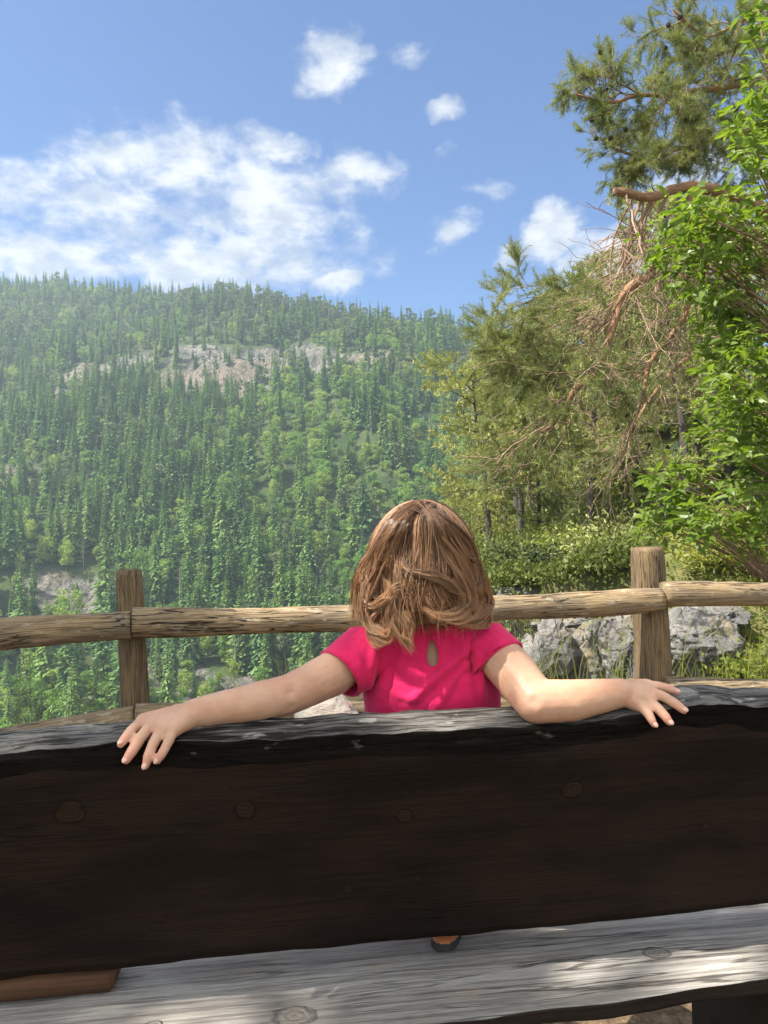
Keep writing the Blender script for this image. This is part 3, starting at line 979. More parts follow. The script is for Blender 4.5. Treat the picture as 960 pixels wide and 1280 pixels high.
def shrub(px, Y, w, h, leaf, mat, label, n_leaf=900, dz=0.0):
    x = (px - 480) / FPX * Y
    z = float(terr(np.array([x]), np.array([Y]))[0]) + dz
    t = empty('shrub', (x, Y, z))
    tag(t, label, 'shrub')
    st, fo = MB(), MB()
    base = np.array([x, Y, z])
    ends = []
    for k in range(16):
        a = rng.random() * 6.28
        rr = w * math.sqrt(rng.random())
        e = base + np.array([rr * math.cos(a), rr * math.sin(a), h * (0.45 + 0.6 * rng.random()) * (1 - 0.4 * rr / w)])
        pth = smooth_path([base - [0, 0, 0.15], base * 0.5 + e * 0.5 + [0, 0, 0.12 * h], e], 7)
        V, F, gr = tube(pth, np.linspace(0.014, 0.004, 7), 4, False)
        st.add(V, F, 0, gr)
        ends.append(pth)
    m = n_leaf // 16
    for pth in ends:
        f = rng.uniform(0.25, 1.0, m)
        b = pth[np.minimum(6, (f * 6.99).astype(int))]
        o3 = rng.normal(size=(m, 3)) * np.array([w, w, h * 0.6]) * 0.16
        d = unit(m) * 0.8 + o3 * 2 / w + np.array([0, 0, 0.25])
        scatter(fo, LEAF, LEAF_F, b + o3, rot_from_dir(d, rng.normal(size=m) * 0.8), leaf * rng.uniform(0.6, 1.25, m), 0, np.clip(rng.random() * 0.5 + rng.random(m) * 0.5, 0, 1))
    st.build('stem', M_BARK_GREY, t)
    fo.build('foliage', mat, t, smooth=False)


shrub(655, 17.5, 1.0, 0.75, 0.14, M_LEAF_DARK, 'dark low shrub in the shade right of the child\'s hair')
shrub(742, 16.0, 1.1, 1.5, 0.12, M_NEEDLE_MID, 'rounded olive shrub left of the thick post, above the rail')
shrub(700, 19.0, 0.8, 1.0, 0.12, M_LEAF_SHRUB, 'yellow green shrub above the rocks between child and post', 700)
shrub(868, 8.6, 0.40, 0.55, 0.075, M_LEAF_SHRUB, 'bright leafy shrub growing below the right rail beside the rock', 700)
shrub(925, 8.2, 0.55, 0.60, 0.085, M_LEAF_SHRUB, 'yellow green shrub under the right end of the rail', 900)
shrub(880, 11.5, 0.75, 0.75, 0.10, M_LEAF_SHRUB, 'feathery yellow green shrub just right of the thick post top', 1100)
shrub(945, 11.0, 0.75, 1.0, 0.10, M_LEAF_SHRUB, 'light green shrub at the frame side above the rail', 1100)
shrub(905, 14.5, 0.9, 1.1, 0.11, M_LEAF_SHRUB, 'pale shrub on the bank behind the feathery one', 1000)
shrub(835, 15.0, 0.8, 0.95, 0.11, M_LEAF_SHRUB, 'shaded green shrub directly behind the thick post top', 900)

# undergrowth over the spur and bank: one object
ux = rng.uniform(1.6, 26, 15000)
uy = 5 + 60 * rng.random(15000) ** 1.7
ux = np.concatenate([ux, rng.uniform(1.4, 5.6, 2600)])
uy = np.concatenate([uy, rng.uniform(13.2, 17.5, 2600)])
ux2 = np.interp(uy, XL_Y, XL_X)
ok = (ux > ux2 - 0.8) & (ux < 0.62 * uy + 1.5)
ux, uy = ux[ok], uy[ok]
uz = terr(ux, uy)
un = fb2(ux, uy, 2.6, 3, 6.0)
ok = un > -0.62
ux, uy, uz, un = ux[ok], uy[ok], uz[ok], un[ok]
und = MB()
m = 22
cl = np.repeat(np.stack([ux, uy, uz], -1), m, 0)
sz = np.repeat(0.026 + 0.0036 * uy, m)
o3 = rng.normal(size=cl.shape) * (sz * 2.6)[:, None] * np.array([1, 1, 0.6])
o3[:, 2] = np.abs(o3[:, 2]) * np.repeat(0.35 + 2.0 * np.clip(fb2(ux, uy, 1.1, 3, 14.0) + 0.25, 0, 1), m)
d = unit(len(cl)) + np.array([0, 0, 0.7])
scatter(und, BLADE * np.array([0.45, 1, 1]), BLADE_F, cl + o3, rot_from_dir(d, rng.random(len(cl)) * 6.28), sz * rng.uniform(0.8, 1.7, len(cl)), 0,
        np.clip(np.repeat(0.5 + 0.5 * un, m) * 0.6 + 0.4 * rng.random(len(cl)), 0, 1))
uo = und.build('undergrowth', M_UNDER, smooth=False)
tag(uo, 'mossy yellow green undergrowth covering the rocky spur', 'undergrowth', kind='stuff')


# ------------------------------------------------------------------ overhanging pine
class Tree:
    def __init__(self):
        self.twigs, self.tips, self.dirs, self.rn, self.cones = MB(), [], [], [], []

    def spray(self, p, d, rn=None):
        self.tips.append(p); self.dirs.append(d)
        self.rn.append(rng.random() if rn is None else rn)

    def grow(self, p, d, L, r, lvl, droop, needle, kids=4, jit=0.22, start=0.25):
        n = 7
        path = [np.array(p, float)]
        d = np.array(d, float) / np.linalg.norm(d)
        for k in range(n - 1):
            d = d + np.array([0, 0, -droop]) * (L / n) + rng.normal(size=3) * jit * 0.45
            d /= np.linalg.norm(d)
            path.append(path[-1] + d * L / (n - 1))
        path = np.array(path)
        V, F, gr = tube(path, np.linspace(r, max(0.0016, r * 0.45), n), 5 if lvl > 1 else 4, False)
        self.twigs.add(V, F, 0, gr)
        if lvl > 0:
            for k in range(kids):
                f = start + (1 - start) * (k + 0.7 * rng.random()) / kids
                i = min(n - 2, int(f * (n - 1)))
                b = path[i] + (path[i + 1] - path[i]) * rng.random()
                t = path[i + 1] - path[i]
                t /= np.linalg.norm(t)
                dd = t * 0.75 + unit(1)[0] * 0.75
                self.grow(b, dd, L * (0.42 + 0.25 * rng.random()), r * 0.5, lvl - 1, droop, needle, max(2, kids - 1), jit)
        if lvl == 0 or rng.random() < 0.5:
            if rng.random() < needle:
                hue = rng.random() * 0.6
                for i in range(2, n):
                    t = path[i] - path[i - 1]
                    t /= np.linalg.norm(t)
                    self.spray(path[i - 1], t + rng.normal(size=3) * 0.15, hue + 0.4 * rng.random())
                    if rng.random() < 0.8:
                        self.spray(path[i], t * 0.6 + unit(1)[0] * 0.8, hue + 0.4 * rng.random())
                if rng.random() < 0.04:
                    self.cones.append(path[-1])


pine_root = empty('overhanging_pine', (4.9, 7.6, float(terr(np.array([4.9]), np.array([7.6]))[0])))
tag(pine_root, 'old pine reaching in over the drop with bare hanging twigs and a reddish limb', 'pine')
tk = MB()
zb = pine_root.location.z
tpath = smooth_path([[4.9, 7.6, zb - 0.3], [4.75, 7.6, 2.0], [4.95, 7.7, 5.0], [4.85, 7.8, 9.5]], 24)
V, F, gr = tube(tpath, np.linspace(0.21, 0.08, 24), 14, True, 0.14)
tk.add(V, F, 0, gr)
tk.build('trunk', M_BARK_PINE, pine_root)
T1 = Tree()


def limb(pts, r0, r1, n=26):
    path = smooth_path([P(*q) for q in pts], n)
    path = path + 0.02 * np.stack([fbm(np.stack([path[:, 0] * 3 + k * 7, path[:, 1] * 3, path[:, 2] * 3], -1), 3) for k in range(3)], -1)
    V, F, gr = tube(path, np.linspace(r0, r1, n), 9, True, 0.16, seed=pts[0][0] * 0.01)
    mb = MB()
    mb.add(V, F, 0, gr)
    mb.build('limb', M_BARK_PINE, pine_root)
    return path


la = limb([(1075, 300, 7.6), (1000, 285, 7.4), (945, 255, 7.2), (905, 240, 7.0), (868, 232, 6.9), (838, 240, 6.8), (805, 243, 6.6), (768, 240, 6.4)], 0.080, 0.036)
lb = limb([(868, 236, 6.9), (856, 268, 6.8), (842, 298, 6.7), (813, 339, 6.6), (781, 365, 6.5), (768, 400, 6.45), (757, 440, 6.4), (741, 472, 6.3), (717, 490, 6.2), (700, 518, 6.15), (676, 540, 6.1)], 0.058, 0.016, 34)
lc = limb([(905, 262, 7.1), (866, 300, 7.0), (858, 325, 7.0), (862, 367, 7.0), (856, 396, 7.0), (834, 425, 7.0), (813, 449, 6.95), (803, 490, 6.9), (790, 540, 6.9)], 0.042, 0.012)
ld = limb([(1085, 40, 7.7), (1010, 85, 7.4), (950, 100, 7.2), (900, 110, 7.0), (836, 117, 6.7), (790, 120, 6.5), (765, 128, 6.4), (720, 116, 6.2)], 0.055, 0.008)
le = limb([(1085, -80, 7.8), (980, -10, 7.4), (920, 30, 7.1), (880, 45, 6.9), (845, 12, 6.7)], 0.04, 0.008)
lf = limb([(1085, 150, 8.0), (1000, 140, 8.0), (930, 165, 8.0), (860, 182, 7.9), (800, 196, 7.8), (752, 180, 7.7)], 0.04, 0.008)
lg = limb([(1080, 420, 8.2), (980, 400, 8.2), (910, 420, 8.2), (850, 455, 8.2), (800, 520, 8.2), (770, 590, 8.2)], 0.045, 0.010)


def along(path, f):
    i = min(len(path) - 2, int(f * (len(path) - 1)))
    return path[i], path[i + 1] - path[i]


# bare drooping twigs below the upper limb
for k in range(26):
    p, t = along(la, 0.52 + 0.47 * k / 26)
    d = np.array([-0.52 + 0.22 * rng.normal(), 0.30 * rng.normal(), -0.75 - 0.3 * rng.random()])
    T1.grow(p, d, 0.60 + 0.60 * rng.random(), 0.012, 2, 0.75, 0.0 if k % 2 else 0.07, 4, 0.30)
for k in range(30):
    p, t = along(lb, 0.25 + 0.75 * k / 30)
    d = t / np.linalg.norm(t) * 0.3 + np.array([-0.6 + 0.5 * rng.normal(), 0.4 * rng.normal(), -0.25 - 0.3 * rng.random()])
    T1.grow(p, d, (0.50 + 0.50 * rng.random()) * (1 - 0.35 * k / 30), 0.008, 2, 0.65, 0.02 + 0.18 * (k > 13), 4, 0.30)
for k in range(24):
    p, t = along(lc, 0.35 + 0.65 * k / 24)
    d = t / np.linalg.norm(t) * 0.4 + np.array([-0.25 + 0.6 * rng.normal(), 0.4 * rng.normal(), -0.4])
    T1.grow(p, d, 0.5 + 0.5 * rng.random(), 0.008, 2, 0.8, 0.08, 4, 0.30)
for pth, cnt, f0, nd in ((ld, 30, 0.30, 0.55), (le, 24, 0.2, 0.55), (lf, 38, 0.22, 0.52), (lg, 12, 0.30, 0.15)):
    for k in range(cnt):
        p, t = along(pth, f0 + (1 - f0) * k / cnt)
        d = t / np.linalg.norm(t) * 0.8 + np.array([-0.2, 0, -0.05]) + rng.normal(size=3) * np.array([0.45, 0.6, 0.55])
        T1.grow(p, d, (0.40 + 0.40 * rng.random()) * (1.0 - 0.5 * k / cnt), 0.008, 2, 0.30, nd, 4, 0.25)
# needled drooping ends at the left
for (qx, qy) in ((668, 372), (650, 392), (636, 415), (690, 400), (705, 430), (660, 450), (640, 470), (690, 470), (715, 380), (730, 350), (675, 425), (625, 440), (655, 480), (700, 455)):
    p = P(qx + 34, qy - 26, 6.2 + 0.5 * rng.random())
    T1.grow(p, np.array([-0.75, 0.2 * rng.normal(), -0.35]), 0.55, 0.006, 2, 0.35, 0.75, 4, 0.28, 0.1)
T1.twigs.build('twigs', M_BARK_TWIG, pine_root)
nd_ = MB()
tips, dirs, rns = np.array(T1.tips), np.array(T1.dirs), np.clip(np.array(T1.rn), 0, 1)
half = len(tips) // 2
for k, sl in enumerate((slice(0, None, 2), slice(1, None, 2))):
    tt = tips[sl]
    scatter(nd_, NT_NEAR[k][0], NT_NEAR[k][1], tt, rot_from_dir(dirs[sl], rng.random(len(tt)) * 6.28), rng.uniform(0.095, 0.15, len(tt)), 0, rns[sl])
nd_.build('crown', M_NEEDLE, pine_root, smooth=False)
print('near pine sprays', len(tips), 'cones', len(T1.cones))
CONE_SPOTS = [P(757, 112, 6.4), P(739, 148, 6.3), P(783, 160, 6.4), P(743, 143, 6.32), P(840, 33, 6.8), P(851, 45, 6.8), P(870, 45, 6.9), P(835, 28, 6.8), P(880, 58, 6.9), P(850, 20, 6.75), P(744, 172, 6.4), P(762, 170, 6.5)]
for k, cpos in enumerate(CONE_SPOTS + [c for c in T1.cones[:18]]):
    mb = MB()
    ax = unit(1)[0] * 0.5 + np.array([0, 0, -0.8])
    t = np.linspace(0, 1, 9)
    rr = 0.020 * np.sin(np.pi * (0.12 + 0.85 * t)) * (1 + 0.22 * (np.arange(9) % 2))
    V, F, gr = tube(np.asarray(cpos)[None] + t[:, None] * 0.05 * ax, rr, 8)
    mb.add(V, F, 0, gr)
    mb.build('cone', M_CONE, pine_root, smooth=False)

# ------------------------------------------------------------------ broadleaf tree at the frame side
bl = empty('leafy_tree', (3.25, 5.4, float(terr(np.array([3.25]), np.array([5.4]))[0])))
tag(bl, 'young broadleaf tree with bright green leaves at the frame side, before the pine', 'tree')
bt = MB()
bz = bl.location.z
bp = smooth_path([[3.25, 5.4, bz - 0.2], [3.12, 5.35, 0.8], [3.2, 5.3, 2.2], [3.05, 5.2, 3.6], [3.2, 5.2, 5.0]], 26)
V, F, gr = tube(bp, np.linspace(0.055, 0.018, 26), 9, True, 0.12)
bt.add(V, F, 0, gr)
br, lv = bt, MB()
ELL = [(900, 290, 70, 45, 46), (930, 380, 50, 55, 40), (938, 480, 44, 60, 40), (942, 580, 42, 50, 30), (848, 312, 42, 26, 15), (940, 190, 36, 60, 26),
       (842, 632, 46, 22, 15), (905, 655, 62, 26, 26), (872, 600, 66, 18, 12), (945, 660, 30, 30, 16), (888, 548, 24, 20, 7), (950, 25, 18, 30, 8), (885, 350, 40, 26, 12), (900, 440, 30, 40, 12),
       (870, 265, 30, 14, 7), (815, 655, 20, 14, 5), (960, 110, 20, 40, 10), (1090, 300, 70, 90, 40), (1080, 120, 80, 70, 36), (1110, 480, 70, 80, 36), (1060, 620, 60, 40, 20), (1020, 400, 50, 120, 30), (1040, -20, 70, 60, 24)]
for (cx_, cy_, rx_, ry_, cnt) in ELL:
    depth = 4.55 + 0.75 * rng.random()
    cen = P(cx_, cy_, depth)
    zb0 = cen[2] - 0.35 - 0.45 * np.linalg.norm(cen[:2] - bp[10, :2])
    i = int(np.argmin(np.abs(bp[:, 2] - max(zb0, bp[2, 2]))))
    lim = smooth_path([bp[i], bp[i] * 0.5 + cen * 0.5 + rng.normal(size=3) * 0.07 + [0, 0, 0.06], cen], 12)
    V, F, gr = tube(lim, np.linspace(0.016, 0.006, 12), 6, False)
    br.add(V, F, 0, gr)
    for k in range(cnt):
        a, q = rng.random() * 6.28, math.sqrt(rng.random())
        e = P(cx_ + rx_ * q * math.cos(a), cy_ + ry_ * q * math.sin(a), depth + 0.45 * (rng.random() - 0.5))
        b = lim[4 + int(7.99 * rng.random() * (0.4 + 0.6 * (1 - q)))]
        pth = smooth_path([b, b * 0.5 + e * 0.5 + rng.normal(size=3) * 0.04 + [0, 0, 0.05], e], 7)
        V, F, gr = tube(pth, np.linspace(0.005, 0.0018, 7), 4, False)
        br.add(V, F, 0, gr)
        dirn = pth[-1] - pth[-2]
        dirn = dirn / np.linalg.norm(dirn)
        m = 12
        side = np.cross(dirn, [0, 0, 1.0])
        side /= np.linalg.norm(side) + 1e-6
        tt = np.linspace(0, 1, m)
        pos = e[None] + dirn[None] * (tt[:, None] - 0.6) * 0.26 + rng.normal(size=(m, 3)) * 0.03
        sg = np.where(np.arange(m) % 2 == 0, 1, -1)[:, None]
        dd = side[None] * sg * 0.8 + dirn[None] * 0.55 + np.array([0, 0, -0.25]) + rng.normal(size=(m, 3)) * 0.42
        scatter(lv, LEAF, LEAF_F, pos, rot_from_dir(dd, rng.normal(size=m) * 0.7), rng.uniform(0.045, 0.115, m), 0, np.clip(rng.random() * 0.5 + rng.random(m) * 0.5, 0, 1))
br.build('trunk', M_BARK_TWIG, bl)
lv.build('crown', M_LEAF_NEAR, bl, smooth=False)

# ------------------------------------------------------------------ shade tree behind and above the camera
st_root = empty('beech_tree', (-5.2, -1.6, 0))
tag(st_root, 'large leafy beech beside the bench whose crown shades it', 'tree')
tb = MB()
sp_ = smooth_path([[-5.2, -1.6, -0.3], [-5.1, -1.5, 2.5], [-4.6, -1.0, 5.0], [-4.2, -0.6, 7.5]], 16)
V, F, gr = tube(sp_, np.linspace(0.26, 0.09, 16), 12, True, 0.1)
tb.add(V, F, 0, gr)
lv, br = MB(), tb


def over(tx, ty, tz, d):
    return np.array([tx, ty, tz]) + np.array(SUN) * d


CROWN = [(over(0.10, 1.00, 0.75, 6.0), (1.7, 0.95, 0.8), 2600), (over(-0.8, 0.75, 0.7, 6.4), (0.9, 0.8, 0.7), 1200), (over(0.9, 1.15, 0.7, 6.2), (0.75, 0.65, 0.7), 900),
         (over(-1.35, 2.45, 0.65, 6.0), (0.80, 0.52, 0.6), 1900), (over(0.3, 0.1, 0.6, 6.4), (1.6, 0.8, 0.7), 1300)]
for c0, rr, cnt in CROWN:
    u = unit(cnt) * rng.random((cnt, 1)) ** 0.4
    u += 0.15 * np.stack([fbm(u * 3 + k * 5, 2) for k in range(3)], -1)
    pos = c0 + u * np.array(rr)
    for (hx, hy, hz_, hr_) in ((0.26, 0.975, 0.39, 0.10), (0.42, 0.985, 0.39, 0.13), (-0.30, 0.915, 0.39, 0.10), (0.60, 1.53, 0.0, 0.34), (-0.05, 0.93, 0.39, 0.03), (-0.03, 1.05, 0.89, 0.11)):
        rel = pos - np.array([hx, hy, hz_])
        perp = rel - np.outer(rel @ np.array(SUN), np.array(SUN))
        pos = pos[np.linalg.norm(perp, axis=1) > hr_]
    cnt = len(pos)
    scatter(lv, LEAF, LEAF_F, pos, rot_from_dir(unit(cnt) + [0, 0, -0.2], rng.normal(size=cnt) * 0.6), rng.uniform(0.09, 0.15, cnt))
    for k in range(14):
        e = c0 + unit(1)[0] * np.array(rr) * 0.8
        b = sp_[8 + int(rng.random() * 7)]
        pth = smooth_path([b, b * 0.4 + c0 * 0.6, e], 8)
        V, F, gr = tube(pth, np.linspace(0.045, 0.006, 8), 5, False)
        br.add(V, F, 0, gr)
br.build('trunk', M_BARK_GREY, st_root)
lv.build('crown', M_LEAF_NEAR, st_root, smooth=False)

# ------------------------------------------------------------------ fence
fence = empty('wooden_fence', (0.0, 2.75, 0.0))
tag(fence, 'rustic log fence with two rows of round rails along the cliff edge', 'fence')


def fy(px):
    u = (px - 480) / FPX
    return 2.75 / (1 - 0.23 * u)


def rail(pxy, th, seed):
    """(px, py) of the axis at each end and thickness in metres"""
    (xa, ya), (xb, yb) = pxy
    a, b = P(xa, ya, fy(xa)), P(xb, yb, fy(xb))
    n = 90
    t = np.linspace(0, 1, n)[:, None]
    path = a * (1 - t) + b * t
    L = np.linalg.norm(b - a)
    q = np.stack([t[:, 0] * L * 1.1 + seed, np.zeros(n), np.zeros(n)], -1)
    path = path + np.stack([np.zeros(n), 0.014 * fbm(q, 2), 0.012 * fbm(q + 31, 2)], -1)
    rad = np.linspace(th[0], th[1], n) / 2 * (1 + 0.05 * fbm(q * 2.5 + 7, 3))
    V, F, gr = tube(path, rad, 36, True, 0.13, 6.0, seed)
    mb = MB()
    mb.add(V, F, 0, gr)
    return mb.build('rail', M_LOG, fence)


rail(((-335, 826), (163.5, 783.5)), (0.125, 0.098), 1.0)
rail(((165, 782), (825, 747.5)), (0.096, 0.096), 5.0)
rail(((827, 746), (1260, 737)), (0.098, 0.105), 9.0)
rail(((-335, 990), (169, 893)), (0.11, 0.085), 13.0)
rail(((171, 893), (828, 868)), (0.088, 0.10), 17.0)
rail(((830, 866), (1260, 862)), (0.105, 0.10), 21.0)


def post(px, py_top, lean_px, th0, th1, seed):
    Y = fy(px) + 0.095
    top = P(px, py_top, Y)
    g = float(terr(np.array([top[0]]), np.array([Y]))[0]) - 0.25
    bot = np.array([top[0] + lean_px, Y, g])
    n = 60
    t = np.linspace(0, 1, n)[:, None]
    path = bot * (1 - t) + top * t
    rad = np.linspace(th1, th0, n) / 2
    rad[-3:] *= [0.985, 0.955, 0.90]
    V, F, gr = tube(path, rad, 32, True, 0.06, 6.0, seed)
    mb = MB()
    mb.add(V, F, 0, gr)
    return mb.build('post', M_POST, fence)


post(161, 712, 0.02, 0.092, 0.10, 3.0)
post(808.5, 684, 0.025, 0.132, 0.162, 31.0)
post(-330, 745, 0.0, 0.10, 0.11, 41.0)

# grass stalks along the edge
gs = MB()
for k in range(900):
    x = rng.uniform(-2.2, 3.2)
    y = 2.95 + 0.23 * x + abs(rng.normal()) * 0.35
    z = float(terr(np.array([x]), np.array([y]))[0])
    h = 0.12 + 0.35 * rng.random() ** 2 + (0.25 if rng.random() < 0.08 else 0)
    lx, ly = rng.normal() * 0.25 * h, rng.normal() * 0.25 * h
    pth = smooth_path([[x, y, z - 0.02], [x + lx * 0.3, y + ly * 0.3, z + h * 0.6], [x + lx, y + ly, z + h]], 6)
    V, F, gr = tube(pth, np.linspace(0.0022, 0.0006, 6), 3, False)
    gs.add(V, F, 0, gr, rng.random())
for (qx, qy, h) in ((424, 792, 0.5), (437, 800, 0.45), (355, 815, 0.4), (345, 818, 0.42), (700, 790, 0.6), (712, 800, 0.55), (690, 812, 0.5), (672, 800, 0.5), (745, 812, 0.4)):
    top = P(qx, qy, fy(qx) + 0.35)
    z = float(terr(top[:1], np.array([top[1]]))[0])
    pth = smooth_path([[top[0] + 0.04, top[1], z - 0.05], [top[0] + 0.03, top[1], (z + top[2]) / 2], top], 8)
    V, F, gr = tube(pth, np.linspace(0.004, 0.0012, 8), 4, False)
    gs.add(V, F, 0, gr, rng.random())
go_ = gs.build('grass', M_LEAF_SHRUB, smooth=False)
tag(go_, 'thin grass stalks along the cliff edge under the fence', 'grass', kind='stuff')

# ------------------------------------------------------------------ bench
TA = 0.11
YAW = math.atan(TA)
E1 = np.array([math.cos(YAW), math.sin(YAW), 0])
E2 = np.array([-math.sin(YAW), math.cos(YAW), 0])
B0 = np.array([0, 0.95, 0])


def bench_pt(s, t, z):
    return B0 + np.multiply.outer(np.asarray(s), E1) + np.multiply.outer(np.asarray(t), E2) + np.multiply.outer(np.asarray(z), np.array([0, 0, 1.0]))


bench = empty('wooden_bench', (0, 0.95, 0))
tag(bench, 'heavy plank bench with a dark backrest and a grey weathered seat', 'bench')


def n1(s, sc, seed, o=3):
    q = np.stack([np.asarray(s) * sc + seed, np.full(np.shape(s), seed * 1.3), np.zeros(np.shape(s))], -1)
    return fbm(q, o)


def loft(s, prof, gr_st, mats_of_seg, caps=True):
    """prof: (n, k, 2) of (t, z) per station; closed loop; material per loop segment"""
    n, k = prof.shape[:2]
    V = np.stack([bench_pt(s[i], prof[i, :, 0], prof[i, :, 1]) for i in range(n)]).reshape(-1, 3)
    gr = np.stack([np.repeat(s[:, None], k, 1), prof[..., 0], prof[..., 1]], -1).reshape(-1, 3)
    i = np.arange(n - 1)[:, None] * k
    out = MB()
    for m in sorted(set(mats_of_seg)):
        j = np.array([q for q in range(k) if mats_of_seg[q] == m])[None]
        j2 = (j + 1) % k
        F = np.stack([i + j, i + j2, i + k + j2, i + k + j], -1).reshape(-1, 4)
        if out.n == 0:
            out.add(V, F, m, gr)
        else:
            out.F.append((F, m))
    out.F.append((np.arange(k)[None, ::-1].copy(), mats_of_seg[0]))
    out.F.append(((n - 1) * k + np.arange(k)[None], mats_of_seg[0]))
    return out


def seg_mats(counts):
    r = []
    for m, c in counts:
        r += [m] * c
    return r


def lin(a, b, n):
    return [tuple(np.array(a) * (1 - q) + np.array(b) * q) for q in np.linspace(0, 1, n, endpoint=False)]


def make_backrest():
    s = np.linspace(-0.95, 1.05, 420)
    ztop = 0.729 + 0.004 * n1(s, 4.0, 2.0) + 0.0025 * n1(s, 16, 5.0) + 0.008 * np.exp(-((s - 0.40) / 0.07) ** 2) - 0.006 * np.exp(-((s - 0.21) / 0.10) ** 2) + 0.004 * np.exp(-((s + 0.33) / 0.1) ** 2)
    zbot = 0.428 + 0.004 * n1(s, 3.0, 9.0) + 0.003 * n1(s, 11, 12.0) - 0.006 * sstep(-0.2, -0.55, s) + 0.008 * sstep(0.36, 0.5, s)
    wane = 0.034 + 0.006 * n1(s, 7.0, 20.0) + 0.004 * n1(s, 22, 24.0)
    lean = 0.06 / 0.30
    prof = []
    for i in range(len(s)):
        zt, zb_, wn = ztop[i], zbot[i], wane[i]
        tl = lambda z: (zt - z) * lean
        th = 0.056
        rear_top = (0.0 + 0.003 * n1(s[i:i + 1], 14, 30.0)[0], zt)
        a = (tl(zb_), zb_)
        b = (tl(zt - wn) - 0.004, zt - wn)
        c = (rear_top[0], zt - 0.003)
        d = (th - 0.004, zt + 0.010)
        e = (tl(zb_) + th, zb_ + 0.010)
        pts = lin(a, b, 24) + lin(b, c, 10) + lin(c, d, 14) + lin(d, e, 8) + lin(e, a, 6)
        prof.append(pts)
    prof = np.array(prof)
    k = prof.shape[1]
    # surface relief
    S3 = np.stack([np.repeat(s[:, None], k, 1), prof[..., 0], prof[..., 1]], -1)
    nz = fbm(S3 * np.array([18, 60, 60]), 4)
    nc = fbm(S3 * np.array([30, 90, 90]) + 5, 3)
    idx = np.arange(k)
    wane_w = ((idx >= 24) & (idx < 34))
    top_w = ((idx >= 34) & (idx <= 48))
    prof[:, wane_w, 0] -= 0.0035 * nz[:, wane_w]
    groove = -0.0022 * sstep(0.35, 0.8, np.abs(fbm(S3 * np.array([5, 130, 20]) + 3, 3)))
    prof[:, top_w, 1] += 0.0018 * nc[:, top_w] + groove[:, top_w]
    prof[:, :24, 0] += 0.0006 * nz[:, :24]
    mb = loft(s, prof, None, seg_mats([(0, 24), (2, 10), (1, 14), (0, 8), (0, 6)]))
    return mb.build('backrest', [M_BACK, M_GREY, M_WANE], bench)


make_backrest()


def make_seat():
    s = np.linspace(-1.0, 1.1, 300)
    zt = 0.390 + 0.0012 * n1(s, 3, 40.0)
    tr = -0.047 - 0.006 * n1(s, 3.5, 44.0) - 0.003 * n1(s, 12, 47.0) + 0.022 * sstep(0.1, 0.5, s) - 0.012 * sstep(0.15, -0.4, s)
    prof = []
    for i in range(len(s)):
        a = (tr[i], zt[i] - 0.002)
        b = (0.40, zt[i])
        c = (0.405, zt[i] - 0.035)
        d = (tr[i] + 0.012, zt[i] - 0.029 + 0.004 * n1(s[i:i + 1], 8, 50.0)[0])
        prof.append(lin(a, b, 40) + lin(b, c, 4) + lin(c, d, 6) + lin(d, a, 6))
    prof = np.array(prof)
    k = prof.shape[1]
    S3 = np.stack([np.repeat(s[:, None], k, 1), prof[..., 0], prof[..., 1]], -1)
    prof[:, :40, 1] += 0.0016 * fbm(S3[:, :40] * np.array([8, 40, 10]), 4)
    mb = loft(s, prof, None, seg_mats([(0, 40), (0, 4), (1, 6), (1, 6)]))
    return mb.build('seat', [M_SEAT, M_DARKLEG], bench)


make_seat()


def box_part(name, s0, s1, t0, t1, z0, z1, mat, bev=0.004):
    bm = bmesh.new()
    bmesh.ops.create_cube(bm, size=1.0)
    for v in bm.verts:
        v.co = Vector(((s0 + s1) / 2 + v.co.x * (s1 - s0), (t0 + t1) / 2 + v.co.y * (t1 - t0), (z0 + z1) / 2 + v.co.z * (z1 - z0)))
    bmesh.ops.bevel(bm, geom=bm.edges[:], offset=bev, segments=2, affect='EDGES')
    V0 = np.array([v.co[:] for v in bm.verts])
    mb = MB()
    mb.V.append(np.array([bench_pt(*v) for v in V0])); mb.G.append(V0); mb.Rn.append(np.full(len(V0), 0.5)); mb.n = len(V0)
    for f in bm.faces:
        mb.F.append((np.array([[v.index for v in f.verts]]), 0))
    bm.free()
    return mb.build(name, mat, bench)


box_part('support_block', -0.80, -0.362, 0.066, 0.125, 0.3925, 0.4235, M_BROWN)
box_part('support_block', 0.66, 0.98, 0.058, 0.118, 0.3925, 0.4285, M_BROWN)
box_part('leg', 0.556, 0.70, 0.00, 0.34, -0.02, 0.358, M_DARKLEG, 0.008)
box_part('leg', -0.74, -0.60, 0.00, 0.34, -0.02, 0.356, M_DARKLEG, 0.008)
# ------------------------------------------------------------------ child
def sk_ell(bm_list, c, r, rot=None):
    bm = bmesh.new()
    bmesh.ops.create_icosphere(bm, subdivisions=3, radius=1.0)
    V = np.array([v.co[:] for v in bm.verts]) * np.asarray(r)
    if rot is not None:
        V = V @ np.array(rot.to_matrix()).T
    F = np.array([[v.index for v in f.verts] for f in bm.faces])
    bm.free()
    bm_list.append((V + np.asarray(c), F))


